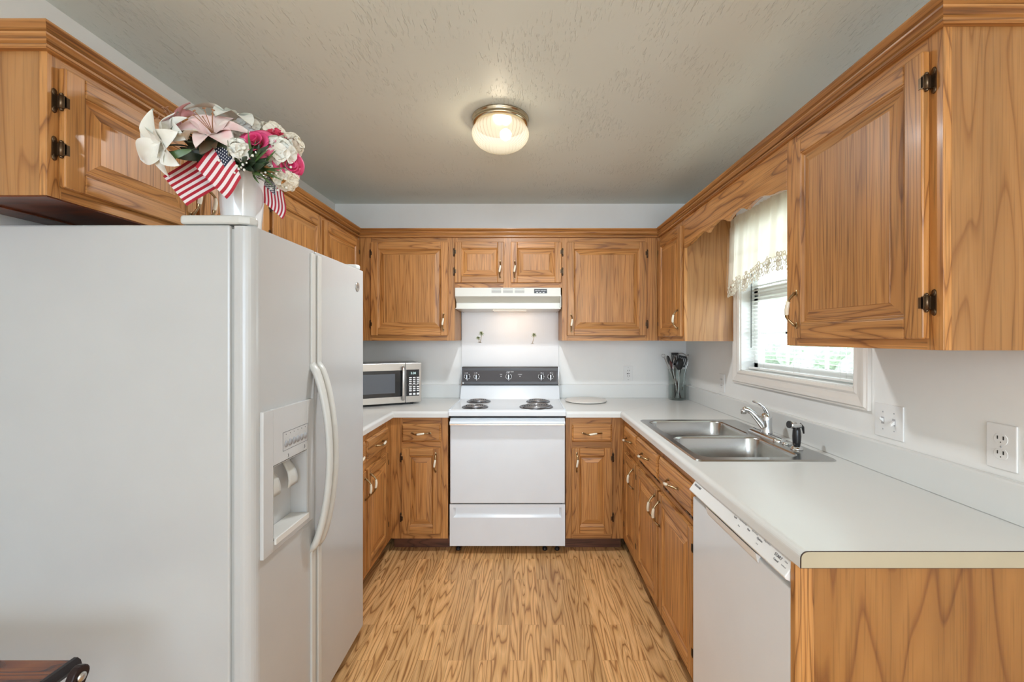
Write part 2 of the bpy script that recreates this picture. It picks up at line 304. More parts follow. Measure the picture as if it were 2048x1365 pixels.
# ---------------------------------------------------------------- mesh builder
class MB:
    def __init__(s): s.v = []; s.f = []; s.m = []; s.sm = []
    def face(s, idx, mat=0, smooth=False): s.f.append(tuple(idx)); s.m.append(mat); s.sm.append(smooth)
    def add(s, pts): n = len(s.v); s.v.extend([tuple(p) for p in pts]); return n
    def box(s, a, b, mat=0):
        x0, y0, z0 = [min(a[i], b[i]) for i in range(3)]; x1, y1, z1 = [max(a[i], b[i]) for i in range(3)]
        n = s.add([(x0,y0,z0),(x1,y0,z0),(x1,y1,z0),(x0,y1,z0),(x0,y0,z1),(x1,y0,z1),(x1,y1,z1),(x0,y1,z1)])
        for q in ((0,3,2,1),(4,5,6,7),(0,1,5,4),(1,2,6,5),(2,3,7,6),(3,0,4,7)): s.face([n+i for i in q], mat)
        return s
    def hexa(s, p, mat=0):
        n = s.add(p)
        for q in ((0,3,2,1),(4,5,6,7),(0,1,5,4),(1,2,6,5),(2,3,7,6),(3,0,4,7)): s.face([n+i for i in q], mat)
        return s
    def prism(s, poly, axis, a, b, mat=0, smooth=False, capmat=None):
        """poly: 2-D points in the two axes other than `axis` (cyclic order x,y,z minus axis)"""
        def P(p, t):
            if axis == 0: return (t, p[0], p[1])
            if axis == 1: return (p[0], t, p[1])
            return (p[0], p[1], t)
        k = len(poly); n = s.add([P(p, a) for p in poly] + [P(p, b) for p in poly])
        cm = mat if capmat is None else capmat
        s.face([n + i for i in range(k)][::-1], cm); s.face([n + k + i for i in range(k)], cm)
        for i in range(k): j = (i + 1) % k; s.face([n+i, n+j, n+k+j, n+k+i], mat, smooth)
        return s
    def lathe(s, prof, c=(0,0,0), seg=32, mat=0, axis=2, M=None, rfun=None, smooth=True, mats=None):
        rings = []
        for (r, z) in prof:
            pts = []
            for i in range(seg):
                t = 2*PI*i/seg; rr = r * (rfun(t, z) if rfun else 1)
                p = Vector((rr*math.cos(t), rr*math.sin(t), z))
                if axis == 0: p = Vector((p.z, p.x, p.y))
                if axis == 1: p = Vector((p.x, p.z, p.y))
                if M is not None: p = M @ p
                pts.append(p + Vector(c))
            rings.append(s.add(pts))
        for k in range(len(prof)-1):
            a, b = rings[k], rings[k+1]; mm = mats[k] if mats else mat
            for i in range(seg): j = (i+1) % seg; s.face([a+i, a+j, b+j, b+i], mm, smooth)
        if prof[0][0] > 1e-6: s.face([rings[0]+i for i in range(seg)][::-1], mats[0] if mats else mat)
        if prof[-1][0] > 1e-6: s.face([rings[-1]+i for i in range(seg)], mats[-1] if mats else mat)
        return s
    def tube(s, pts, r, seg=10, mat=0, mats=None, closed=False, flat=None, smooth=True):
        pts = [Vector(p) for p in pts]; n = len(pts)
        rad = r if isinstance(r, (list, tuple)) else [r]*n
        up = None; rings = []
        for i, p in enumerate(pts):
            if closed: d = pts[(i+1) % n] - pts[i-1]
            else: d = pts[min(i+1, n-1)] - pts[max(i-1, 0)]
            d.normalize()
            if up is None:
                up = Vector((0,0,1)) if abs(d.z) < 0.9 else Vector((1,0,0))
            sd = d.cross(up)
            if sd.length < 1e-5: sd = d.orthogonal()
            sd.normalize(); up = sd.cross(d).normalized()
            fx, fy = flat if flat else (1, 1)
            rings.append(s.add([p + (sd*math.cos(2*PI*k/seg)*fx + up*math.sin(2*PI*k/seg)*fy)*rad[i] for k in range(seg)]))
        m_ = n if closed else n-1
        for i in range(m_):
            a, b = rings[i], rings[(i+1) % n]; mm = mats[i] if mats else mat
            for k in range(seg): j = (k+1) % seg; s.face([a+k, a+j, b+j, b+k], mm, smooth)
        if not closed:
            s.face([rings[0]+k for k in range(seg)][::-1], mats[0] if mats else mat); s.face([rings[-1]+k for k in range(seg)], mats[-1] if mats else mat)
        return s
    def grid(s, fn, nu, nv, mat=0, matf=None, smooth=True):
        n = s.add([fn(i/nu, j/nv) for j in range(nv+1) for i in range(nu+1)])
        for j in range(nv):
            for i in range(nu):
                a = n + j*(nu+1) + i
                s.face([a, a+1, a+nu+2, a+nu+1], matf(i, j) if matf else mat, smooth)
        return s
    def sphere(s, c, r, seg=10, mat=0, sx=1, sy=1, sz=1):
        k = seg//2; prof = [(max(1e-7, math.sin(PI*i/k))*r, -math.cos(PI*i/k)*r) for i in range(k+1)]
        M = Matrix.Diagonal((sx, sy, sz)).to_3x3()
        return s.lathe(prof, c, seg, mat, M=M)

def link(o, parent=None):
    COL.objects.link(o)
    if parent is not None: o.parent = parent
    return o
def obj(name, mb, mats, parent=None, bevel=0, seg=2, solid=0, sub=0, local=False):
    me = bpy.data.meshes.new(name)
    me.from_pydata(mb.v, [], mb.f)
    if not isinstance(mats, (list, tuple)): mats = [mats]
    for m in mats: me.materials.append(m)
    me.polygons.foreach_set('material_index', mb.m); me.polygons.foreach_set('use_smooth', mb.sm)
    me.update()
    bm = bmesh.new(); bm.from_mesh(me); bmesh.ops.recalc_face_normals(bm, faces=bm.faces); bm.to_mesh(me); bm.free()
    o = bpy.data.objects.new(name, me); link(o, parent)
    if parent is not None and parent.parent is None and not local: o.location = -parent.location
    if solid:
        md = o.modifiers.new('solid', 'SOLIDIFY'); md.thickness = solid; md.offset = 0
    if sub:
        md = o.modifiers.new('sub', 'SUBSURF'); md.levels = sub; md.render_levels = sub
    if bevel:
        md = o.modifiers.new('bevel', 'BEVEL'); md.width = bevel; md.segments = seg; md.limit_method = 'ANGLE'; md.angle_limit = R(40)
    return o
def thing(name, label, cat, loc=(0,0,0), rz=0, group=None):
    o = bpy.data.objects.new(name, None); o.empty_display_size = 0.05; COL.objects.link(o)
    o.location = loc; o.rotation_euler = (0, 0, rz); o['label'] = label; o['category'] = cat
    if group: o['group'] = group
    return o
def tag(o, label, cat, group=None):
    o['label'] = label; o['category'] = cat
    if group: o['group'] = group
    return o
def struct(name, mb, mats, bevel=0, parent=None):
    o = obj(name, mb, mats, parent, bevel)
    if parent is None: o['kind'] = 'structure'
    return o
def text(name, s, size, mat, parent, M, extr=0.0003, local=False):
    """flat lettering; M maps text space (x right, y up, z out) to world or local space"""
    cu = bpy.data.curves.new(name, 'FONT'); cu.body = s; cu.size = size; cu.extrude = extr; cu.align_x = 'CENTER'; cu.align_y = 'CENTER'; cu.resolution_u = 2
    t = bpy.data.objects.new(name, cu); COL.objects.link(t)
    dg = bpy.context.evaluated_depsgraph_get()
    me = bpy.data.meshes.new_from_object(t.evaluated_get(dg)); bpy.data.objects.remove(t); bpy.data.curves.remove(cu)
    me.transform(M); me.materials.clear(); me.materials.append(mat); me.name = name
    o = bpy.data.objects.new(name, me); link(o, parent)
    if parent is not None and parent.parent is None and not local: o.location = -parent.location
    return o
def frame(o, x, y):
    """4x4 from origin and text x/y directions"""
    x = Vector(x).normalized(); y = Vector(y).normalized(); z = x.cross(y)
    return Matrix(((x.x, y.x, z.x, o[0]), (x.y, y.y, z.y, o[1]), (x.z, y.z, z.z, o[2]), (0, 0, 0, 1)))
def sweep(path, prof, side=1, mb=None, matf=None, skip=None, caps=True, smooth=False, closed_prof=True):
    """path: 2-D points; prof: (inward offset, z); side +1 = offsets go to the left of travel"""
    mb = mb or MB(); P = [Vector(p) for p in path]; n = len(P); rings = []
    for i in range(n):
        def nrm(a, b): d = (b - a).normalized(); return Vector((-d.y, d.x)) * side
        if i == 0: nn = nrm(P[0], P[1])
        elif i == n-1: nn = nrm(P[-2], P[-1])
        else:
            a, b = nrm(P[i-1], P[i]), nrm(P[i], P[i+1]); nn = (a + b); nn = nn / max(0.2, nn.dot(a))
        rings.append(mb.add([(P[i].x + nn.x*d, P[i].y + nn.y*d, z) for d, z in prof]))
    k = len(prof)
    for i in range(n-1):
        for j in range(k if closed_prof else k-1):
            if skip and skip(i, j): continue
            q = (j+1) % k
            mb.face([rings[i]+j, rings[i]+q, rings[i+1]+q, rings[i+1]+j], matf(i) if matf else 0, smooth)
    if caps and closed_prof:
        mb.face([rings[0]+j for j in range(k)][::-1], matf(0) if matf else 0); mb.face([rings[-1]+j for j in range(k)], matf(n-2) if matf else 0)
    return mb
# ---------------------------------------------------------------- the room
XL, XR, YW, H, YB = -1.493, 1.265, 3.40, 2.44, -4.6
WT = 0.12
struct('floor', MB().box((XL-WT, YB, -0.05), (XR+WT, YW+WT, 0)), floor_mat)
struct('ceiling', MB().box((XL-WT, YB, H), (XR+WT, YW+WT, H+0.05)), ceil_mat)
struct('wall_back', MB().box((XL-WT, YW, 0), (XR+WT, YW+WT, H)), wall_mat)
struct('wall_front', MB().box((XL-WT, YB-WT, 0), (XR+WT, YB, H)), wall_mat)
struct('wall_left', MB().box((XL-WT, YB, 0), (XL, YW, H)), wall_mat)
WY0, WY1, WZ0, WZ1 = 1.655, 2.535, 1.195, 2.03        # window opening in the right wall
mb = MB()
mb.box((XR, YB, 0), (XR+WT, WY0, H)); mb.box((XR, WY1, 0), (XR+WT, YW, H))
mb.box((XR, WY0, 0), (XR+WT, WY1, WZ0)); mb.box((XR, WY0, WZ1), (XR+WT, WY1, H))
struct('wall_right', mb, wall_mat)
# window casing: a moulded frame swept round the opening, mitred
cas = MB()
prof = [(0.0, 0.0), (0.0, 0.010), (0.012, 0.016), (0.022, 0.012), (0.030, 0.013), (0.048, 0.018), (0.062, 0.020), (0.068, 0.014), (0.075, 0.013), (0.075, 0.0)]
loop = [(WY0, WZ0, -1, -1), (WY1, WZ0, 1, -1), (WY1, WZ1, 1, 1), (WY0, WZ1, -1, 1)]
rings = [cas.add([(XR - h, y + sy*d, z + sz*d) for d, h in prof]) for y, z, sy, sz in loop]
for i in range(4):
    for j in range(len(prof)-1):
        a, b = rings[i], rings[(i+1) % 4]
        cas.face([a+j, a+j+1, b+j+1, b+j])
struct('trim_1', cas, trim_mat, bevel=0.001)
# jamb liner + vinyl double-hung sash with muntins and panes
win = MB()
JX = XR + WT
win.box((XR, WY0, WZ0), (JX, WY0+0.006, WZ1)); win.box((XR, WY1-0.006, WZ0), (JX, WY1, WZ1))
win.box((XR, WY0, WZ0), (JX, WY1, WZ0+0.006)); win.box((XR, WY0, WZ1-0.006), (JX, WY1, WZ1))
w1 = struct('window_1', win, sash_mat)
w1['label'] = 'white double-hung window with blinds over the kitchen sink'
sx0, sx1 = JX-0.045, JX-0.005
def sash(z0, z1, dx):
    f = MB(); t = 0.042
    f.box((sx0+dx, WY0+.006, z0), (sx1+dx, WY0+.006+t, z1)); f.box((sx0+dx, WY1-.006-t, z0), (sx1+dx, WY1-.006, z1))
    f.box((sx0+dx, WY0+.006, z0), (sx1+dx, WY1-.006, z0+t)); f.box((sx0+dx, WY0+.006, z1-t), (sx1+dx, WY1-.006, z1))
    s = obj('sash', f, sash_mat, w1, bevel=0.002)
    g = MB(); xm = (sx0+sx1)/2+dx
    for k in (1, 2): y = WY0 + (WY1-WY0)*k/3; g.box((xm-.004, y-.009, z0+t), (xm+.004, y+.009, z1-t))
    zm = (z0+z1)/2; g.box((xm-.004, WY0+.03, zm-.009), (xm+.004, WY1-.03, zm+.009))
    obj('muntin', g, sash_mat, s)
    p = MB().box((xm-.001, WY0+.03, z0+t-.005), (xm+.001, WY1-.03, z1-t+.005))
    obj('pane', p, pane_mat, s)
zm = (WZ0+WZ1)/2
sash(WZ0+.006, zm+.02, -0.0); sash(zm-.02, WZ1-.006, 0.0) if False else sash(zm+.02, WZ1-.006, 0.0)
# world-attached parts of structure carry no offset
for o in w1.children: o.location = (0, 0, 0)

# outside: lawn, hedge, neighbour's white siding
lawn = obj('lawn', MB().box((1.6, -6, -0.6), (14, 14, -0.5)), plain('sunlit_grass', (0.50, 0.55, 0.42), 0.9, vary=0.2)); lawn['kind'] = 'structure'
rnd = random.Random(3)
hb = MB()
for i in range(190):
    c = (7 + rnd.uniform(-.5, .5), rnd.uniform(4.5, 14), rnd.uniform(-0.5, 1.1)); r = rnd.uniform(.25, .5)
    hb.sphere(c, r, 12)
tag(obj('hedge', hb, plain('hedge_leaves', (0.36, 0.42, 0.31), 0.9, vary=0.5, bump=(8, 0.8, 0.1))), 'green leafy hedge outside, seen through the window blinds', 'hedge')

# ---------------------------------------------------------------- cabinet parts (local: x along the run, -y out of the face, z up)
def handle(parent, x, z, vert=True, y=-0.019):
    pts, rad, mats = [], [], []
    n = 18; Lh = 0.056
    for i in range(n+1):
        t = -1 + 2*i/n
        a = abs(t)
        out = 0.004 + 0.026 * (1 - max(0, (a-0.45)/0.55)**1.6) if a > .45 else 0.030 + 0.003*(1-(a/.45)**2)
        s = t*Lh; wig = 0.0035*math.sin(t*PI)
        if a < 0.40: r = 0.0072 * (1 - 0.25*(a/.4)**4)
        elif a < 0.46: r = 0.0068
        elif a > 0.93: r = 0.0058
        else: r = 0.0036 + 0.0014*((a-.46)/.5)
        pts.append((x + wig, y - out, z + s) if vert else (x + s, y - out, z + wig)); rad.append(r); mats.append(1 if a < 0.40 else 0)
    mb = MB().tube(pts, rad, 10, mats=mats[:-1])
    for sgn in (-1, 1):   # leaf-shaped foot plates with a screw post
        c = (x, y-.001, z+sgn*Lh) if vert else (x+sgn*Lh, y-.001, z)
        M = Matrix.Diagonal((1, 0.25, 1.9) if vert else (1.9, 0.25, 1)).to_3x3()
        mb.lathe([(1e-7, -.006), (.0042, -.0042), (.006, 0), (.0042, .0042), (1e-7, .006)], c, 10, 0, M=M)
        p0 = Vector(c); mb.tube([p0, p0 + Vector((0, -.008, 0))], .0042, 8)
    return obj('handle', mb, [brass, ceramic], parent)
def hinge(parent, xe, z, side, y=-0.019):
    """xe: door edge; side -1: frame lies at smaller x"""
    mb = MB()
    a = xe + side*0.003
    mb.box((a, 0-.0022, z-.020), (a + side*.013, 0, z+.020), 0)
    for s in (-1, 1):
        mb.lathe([(1e-7, 0), (.0062, .0), (.0056, .0022), (1e-7, .0024)], (a + side*.0068, 0, z+s*.022), 10, 0, M=Matrix(((1,0,0),(0,0,-1),(0,1.5,0))))
    mb.tube([(xe+side*.0035, -.012, z-.017), (xe+side*.0035, -.012, z+.017)], .0052, 10)
    mb.box((xe-side*.001, y-.0015, z-.015), (xe+side*.004, -.002, z+.015), 0)
    mb.box((xe-side*.009, y-.0015, z-.013), (xe+side*.003, y, z+.013), 0)
    for s in (-1, 1): mb.sphere((xe+side*.0035, -.012, z+s*.019), .0042, 8)
    return obj('hinge', mb, brass_dk, parent)
def door(parent, x0, x1, z0, z1, hinge_side=None, hz=(), hx=None, hzc=None, sw=0.050, vert=True):
    mb = MB(); T = 0.019
    mb.box((x0, -T, z0), (x0+sw, 0, z1), 0); mb.box((x1-sw, -T, z0), (x1, 0, z1), 0)
    mb.box((x0+sw, -T, z0), (x1-sw, 0, z0+sw), 1); mb.box((x0+sw, -T, z1-sw), (x1-sw, 0, z1), 1)
    d = obj('door', mb, [oak_z, oak_x], parent, bevel=0.0035, local=True)
    p = MB(); lv = [(0.0, -.0175), (.003, -.0165), (.008, -.0095), (.0105, -.0088), (.012, -.0098), (.042, -.0165), (.0425, -.0178)]
    X0, X1, Z0, Z1 = x0+sw, x1-sw, z0+sw, z1-sw
    k = min(1.0, 0.36*(X1-X0)/0.0425)
    rs = []
    for ins, y in lv:
        q = ins*k if ins > .0105 else ins*min(1, k*1.5)
        rs.append(p.add([(X0+q, y, Z0+q), (X1-q, y, Z0+q), (X1-q, y, Z1-q), (X0+q, y, Z1-q)]))
    for a, b in zip(rs, rs[1:]):
        for i in range(4): j = (i+1) % 4; p.face([a+i, a+j, b+j, b+i], 1 if i in (0, 2) else 0)
    p.face([rs[-1]+i for i in range(4)], 2)
    obj('raised_panel', p, [oak_z, oak_x, oak_fine], d)
    if hinge_side:
        xe = x0 if hinge_side == 'L' else x1; s = -1 if hinge_side == 'L' else 1
        for z in hz: hinge(d, xe, z, s)
    if hx is not None: handle(d, hx, hzc, vert)
    return d
def drawer(parent, x0, x1, z0, z1, hx=None, hinges=False, name='drawer'):
    mb = MB(); T = 0.019; e = 0.011
    lv = [(0, 0), (0, -.010), (.003, -.0125), (.006, -.0135), (e-.002, -.0175), (e, -T)]
    rs = [mb.add([(x0+q, y, z0+q), (x1-q, y, z0+q), (x1-q, y, z1-q), (x0+q, y, z1-q)]) for q, y in lv]
    for a, b in zip(rs, rs[1:]):
        for i in range(4): j = (i+1) % 4; mb.face([a+i, a+j, b+j, b+i])
    mb.face([rs[-1]+i for i in range(4)]); mb.face([rs[0]+i for i in range(4)][::-1])
    d = obj(name, mb, oak_x, parent, local=True)
    handle(d, (x0+x1)/2 if hx is None else hx, (z0+z1)/2, False)
    if hinges:
        for x in (x0+.07, x1-.07):
            m = MB(); m.box((x-.03, -.004, z0-.016), (x+.03, -.0005, z0-.004)); m.tube([(x-.018, -.008, z0-.004), (x+.018, -.008, z0-.004)], .0045, 8)
            obj('hinge', m, brass_dk, d)
    return d
def cabinet(name, label, loc, rz, w, z0, z1, depth, stiles, rails, toe=False, under=None, cat='cabinet', group=None, body_top=None):
    t = thing(name, label, cat, (loc[0], loc[1], 0), rz, group)
    mb = MB().box((0, .019, z0), (w, depth, body_top or z1))
    obj('carcass', mb, oak_ply, t, local=True)
    f = MB()
    for a, b in stiles: f.box((a, 0, z0), (b, .0195, z1), 0)
    for za, zb in rails: f.box((0.001, .0004, za), (w-.001, .0195, zb), 1)
    obj('face_frame', f, [oak_z, oak_x], t, bevel=0.0012, local=True)
    if toe:
        obj('toe_kick', MB().box((0, .072, 0.0), (w, .085, z0)), toe_mat, t, local=True)
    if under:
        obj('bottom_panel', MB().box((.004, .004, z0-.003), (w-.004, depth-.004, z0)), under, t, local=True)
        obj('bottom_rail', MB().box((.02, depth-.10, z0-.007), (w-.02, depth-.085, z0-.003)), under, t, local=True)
    return t
TOP = 2.13
# --- left run uppers (local x -> +Y)
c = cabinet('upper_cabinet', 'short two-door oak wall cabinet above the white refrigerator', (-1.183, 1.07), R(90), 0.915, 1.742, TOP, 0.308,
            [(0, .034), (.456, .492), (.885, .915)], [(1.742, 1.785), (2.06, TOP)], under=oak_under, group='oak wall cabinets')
door(c, .026, .464, 1.770, 2.073, 'L', (1.985, 1.865), .437, 1.872)
door(c, .483, .903, 1.770, 2.073, 'R', (1.985, 1.865), .510, 1.872)
c = cabinet('upper_cabinet', 'oak wall cabinet in the left corner, mostly behind the refrigerator top', (-1.183, 1.985), R(90), 1.09, 1.365, TOP, 0.308,
            [(0, .02), (.495, .535), (1.03, 1.09)], [(1.365, 1.41), (2.06, TOP)], group='oak wall cabinets')
door(c, .012, .50, 1.387, 2.073, 'L', (1.99, 1.47), .474, 1.49)
door(c, .53, 1.055, 1.387, 2.073, 'R', (1.99, 1.47), .556, 1.49)
# --- back uppers
c = cabinet('upper_cabinet', 'single-door oak wall cabinet above the microwave, left of the range hood', (-1.183, 3.075), 0, 0.683, 1.366, TOP, 0.323,
            [(0, .095), (.63, .683)], [(1.366, 1.41), (2.055, TOP)], group='oak wall cabinets')
door(c, .093, .637, 1.4024, 2.065, 'L', (1.984, 1.482), .607, 1.496)
c = cabinet('upper_cabinet', 'short two-door oak wall cabinet directly above the range hood', (-.4995, 3.075), 0, 0.7625, 1.742, TOP, 0.323,
            [(0, .02), (.345, .405), (.742, .7625)], [(1.742, 1.785), (2.055, TOP)], group='oak wall cabinets')
door(c, .004, .351, 1.777, 2.065, 'L', (1.994, 1.857), .324, 1.867, sw=.045)
door(c, .400, .757, 1.777, 2.065, 'R', (1.994, 1.857), .427, 1.867, sw=.045)
c = cabinet('upper_cabinet', 'single-door oak wall cabinet to the right of the range hood', (.263, 3.075), 0, 0.69, 1.366, TOP, 0.323,
            [(0, .045), (.59, .69)], [(1.366, 1.41), (2.055, TOP)], group='oak wall cabinets')
door(c, .034, .597, 1.4024, 2.065, 'R', (1.984, 1.482), .064, 1.49)
# --- right uppers (local x -> -Y)
c = cabinet('upper_cabinet', 'narrow oak wall cabinet between the back corner and the window', (.953, 3.075), R(-90), 0.487, 1.366, TOP, 0.310,
            [(0, .05), (.455, .487)], [(1.366, 1.41), (2.055, TOP)], group='oak wall cabinets')
door(c, .036, .470, 1.395, 2.065, 'L', (1.984, 1.482), .436, 1.50)
c = cabinet('upper_cabinet', 'near oak wall cabinet on the right with plain veneered end panel', (.953, 1.573), R(-90), 0.588, 1.360, TOP, 0.310,
            [(0, .06), (.548, .588)], [(1.360, 1.40), (2.055, TOP)], group='oak wall cabinets')
door(c, .055, .556, 1.386, 2.064, 'R', (1.989, 1.471), .084, 1.486)
# --- valance board over the sink, scalloped lower edge
vp = [(2.588,1.925),(2.52,1.930),(2.45,1.938),(2.40,1.950),(2.355,1.958),(2.31,1.958),(2.28,1.948),(2.255,1.936),(2.235,1.948),(2.20,1.960),(2.145,1.969),(2.095,1.962),(2.06,1.949),(2.036,1.936),
      (2.015,1.948),(1.98,1.960),(1.94,1.966),(1.905,1.960),(1.88,1.950),(1.861,1.940),(1.84,1.948),(1.80,1.957),(1.758,1.961),(1.72,1.955),(1.69,1.944),(1.66,1.940),(1.62,1.938),(1.574,1.927)]
poly = vp + [(1.574, 2.13), (2.588, 2.13)]
vb = MB(); n0 = len(poly)
vb.prism(poly, 0, .953, .971)
tag(obj('valance_board', vb, wood('valance_oak', 1, OAK_L, OAK_M, OAK_D, across=5, along=.9, rings=14), bevel=0.0015), 'scalloped oak valance board spanning the window between two cabinets', 'valance')
# --- crown moulding, mitred at both corners with returns on the ends
cp = [(.0004,2.098),(.012,2.098),(.0165,2.101),(.0165,2.107),(.012,2.110),(.0045,2.1108),(.0045,2.115),(.010,2.119),(.015,2.125),(.0205,2.129),(.0215,2.133),(.0165,2.136),(.0085,2.1365),(.0085,2.141),(.015,2.146),(.0215,2.151),(.027,2.155),(.027,2.160),(.0004,2.160)]
cpath = [(XL,1.07),(-1.183,1.07),(-1.183,3.075),(.953,3.075),(.953,.985),(XR,.985)]
cm_ = sweep(cpath, cp, -1, matf=lambda i: 1 if i in (1, 3) else 0)
tag(obj('crown_moulding', cm_, [wood('crown_oak_across', 0, OAK_L, OAK_M, OAK_D, across=20, along=.4, rings=6), wood('crown_oak_along', 1, OAK_L, OAK_M, OAK_D, across=20, along=.4, rings=6)]), 'stepped oak crown moulding running along the tops of all the wall cabinets', 'moulding')

# --- base cabinets
BR = [(.09, .135), (.672, .725), (.828, .876)]
c = cabinet('base_cabinet', 'oak base cabinet on the back wall, left of the white range', (-.865, 2.79), 0, .368, .09, .876, .60, [(0, .078), (.32, .368)], BR, True, group='oak base cabinets')
door(c, .0735, .3253, .128, .677, 'L', (.614, .228), .292, .586)
drawer(c, .0735, .3253, .717, .833)
c = cabinet('base_cabinet', 'oak base cabinet on the back wall, right of the white range', (.262, 2.79), 0, .372, .09, .876, .60, [(0, .045), (.29, .372)], BR, True, group='oak base cabinets')
door(c, .039, .297, .128, .677, 'R', (.614, .228), .070, .586)
drawer(c, .039, .297, .717, .833)
c = cabinet('base_cabinet', 'two-door two-drawer oak base cabinet beyond the refrigerator on the left wall', (-.865, 2.025), R(90), .765, .09, .876, .62, [(0, .02), (.28, .32), (.65, .765)], BR, True, group='oak base cabinets')
door(c, .006, .285, .128, .677, 'L', (.614, .228), .258, .586)
door(c, .309, .660, .128, .677, 'R', (.614, .228), .338, .586)
drawer(c, .006, .285, .717, .833); drawer(c, .309, .660, .717, .833)
c = cabinet('base_cabinet', 'narrow oak base cabinet between the back corner and the sink cabinet', (.634, 2.79), R(-90), .38, .09, .876, .60, [(0, .11), (.365, .38)], BR, True, group='oak base cabinets', body_top=.73)
door(c, .100, .372, .128, .677, 'L', (.614, .228), .342, .586)
drawer(c, .100, .372, .722, .838)
c = cabinet('base_cabinet', 'two-door oak sink base cabinet under the steel sink', (.634, 2.409), R(-90), .828, .09, .70, .625, [(0, .02), (.38, .42), (.805, .828)], [(.09, .135), (.672, .70)], True, group='oak base cabinets')
ff = MB(); ff.box((0, 0, .70), (.02, .0195, .876), 0); ff.box((.805, 0, .70), (.828, .0195, .876), 0); ff.box((.38, 0, .70), (.42, .0195, .876), 0); ff.box((.001, .0004, .832), (.827, .0195, .876), 1); ff.box((.02, .006, .70), (.805, .0195, .832), 1)
obj('upper_frame', ff, [oak_z, oak_x], c, local=True)
door(c, .010, .388, .128, .677, 'L', (.614, .228), .362, .586)
door(c, .412, .818, .128, .677, 'R', (.614, .228), .440, .586)
drawer(c, .010, .388, .722, .838, hinges=True, name='tilt_out_front'); drawer(c, .412, .818, .722, .838, hinges=True, name='tilt_out_front')
# toe kick runs dark; end panel closing the run beside the dishwasher
ep = MB(); ep.box((.651, .976, 0), (1.243, .990, .876), 0); ep.box((.609, .974, 0), (.651, .992, .876), 1)
tag(obj('end_panel', ep, [wood('end_panel_veneer', 2, (.37, .165, .043), (.33, .14, .034), (.215, .08, .019), across=5, along=.7, rings=9, pore=.75), oak_z], bevel=.0008), 'oak veneer end panel facing the camera under the near end of the right countertop', 'panel')

# ---------------------------------------------------------------- countertops
def counter_prof(depth, hole=None):
    r = 0.016; pts = [(0.0, .876), (0.0, .914-r)]
    for i in range(1, 7): a = PI/2*i/6; pts.append((r - r*math.cos(a), .914 - r + r*math.sin(a)))
    if hole: pts += [(hole[0], .914), (hole[1], .914)]
    pts += [(depth, .914), (depth, .876)]
    return pts
# right: from the range to the back corner, then along the right wall to the open end
ct = thing('countertop', 'cream laminate countertop on the right with the steel sink set in it', 'countertop', (.9, 2.0, 0))
EX = .612; HX0, HX1, HY0, HY1 = .672, 1.185, 1.672, 2.462
pr = counter_prof(.633, (HX0-EX, HX1-EX)); ih = 8
m = sweep([(EX, 2.767), (EX, HY1), (EX, HY0), (EX, .962)], pr, 1, skip=lambda i, j: i == 1 and j in (ih, len(pr)-1))
# mitre the back end of this leg to the inside corner
k = len(pr)
for j in range(k): x, y, z = m.v[j]; m.v[j] = (x, y + (x-EX), z)
obj('worktop', m, lamin, ct)
m = sweep([(.262, 2.767), (EX, 2.767)], counter_prof(.633), 1)
k = len(counter_prof(.633))
for j in range(k): x, y, z = m.v[k+j]; m.v[k+j] = (x + (y-2.767) - .0012, y, z)
obj('corner_worktop', m, lamin, ct)
m = MB(); m.hexa([(EX+.016, 2.767+.016, .9), (EX+.018, 2.767+.016, .9), (1.235, 3.39, .9), (1.233, 3.39, .9), (EX+.015, 2.767+.016, .91405), (EX+.0165, 2.767+.0155, .91405), (EX+.30, 2.767+.30, .91405), (EX+.2985, 2.767+.30, .91405)])
obj('seam', m, plain('seam_glue', (.35, .30, .22), .6), ct)
bs = [(0, .914), (0, 1.022), (.018, 1.022), (.022, 1.016), (.022, .914)]
m = sweep([(.262, YW), (XR, YW), (XR, .962)], [(-d if False else d, z) for d, z in bs], -1)
obj('backsplash', m, lamin, ct, bevel=.003)
# near end: dark line of the laminate edge, then the yellowed end strip
ec = counter_prof(.63)
m = MB().prism(ec, 1, .9605, .9625); 
m.v = [(EX + x, y, z) for x, y, z in m.v]; obj('edge_line', m, brown_line, ct)
ci = [( .0016 + p[0]*(.63-.0016)/.63, .8775 + (p[1]-.876)*(.9126-.8775)/.038) for p in ec]
m = MB().prism(ci, 1, .9598, .962); m.v = [(EX + x, y, z) for x, y, z in m.v]; obj('end_cap', m, lamin_end, ct)
# left: along the left wall, then to the range
ct2 = thing('countertop', 'cream laminate countertop on the left under the microwave', 'countertop', (-1.1, 2.8, 0))
m = sweep([(-.489, 2.767), (-.842, 2.767), (-.842, 2.025)], counter_prof(.633), -1)
obj('worktop', m, lamin, ct2)
m = sweep([(-.489, YW), (XL, YW), (XL, 2.025)], bs, 1)
obj('backsplash', m, lamin, ct2, bevel=.003)
# ---------------------------------------------------------------- refrigerator
FN, FF, FX, FH = 1.19, 2.015, -.75, 1.697       # near side, far side, door front plane, door height
fr = thing('refrigerator', 'white side-by-side refrigerator with ice dispenser on the left', 'refrigerator', (-1.12, 1.6, 0))
obj('case', MB().box((-1.475, FN, .03), (-.812, 1.980, 1.70)), fridge_white, fr, bevel=.006)
obj('gasket', MB().box((-.812, FN+.008, .06), (-.80, 1.978, 1.69)), gasket, fr)
obj('base_grille', MB().box((-.83, FN+.02, .015), (-.785, FF-.02, .052)), gasket, fr, bevel=.004)
def dpoly(y0, y1, rn, rf, back=-.80, front=FX):
    """door plan outline with rounded front corners (rn near, rf far)"""
    p = [(back, y0)]
    for i in range(9): a = PI/2*i/8; p.append((front - rn + rn*math.sin(a), y0 + rn - rn*math.cos(a)))
    for i in range(7): a = PI/2*i/6; p.append((front - rf + rf*math.cos(a), y1 - rf + rf*math.sin(a)))
    p.append((back, y1)); return p
SEAM = 1.545
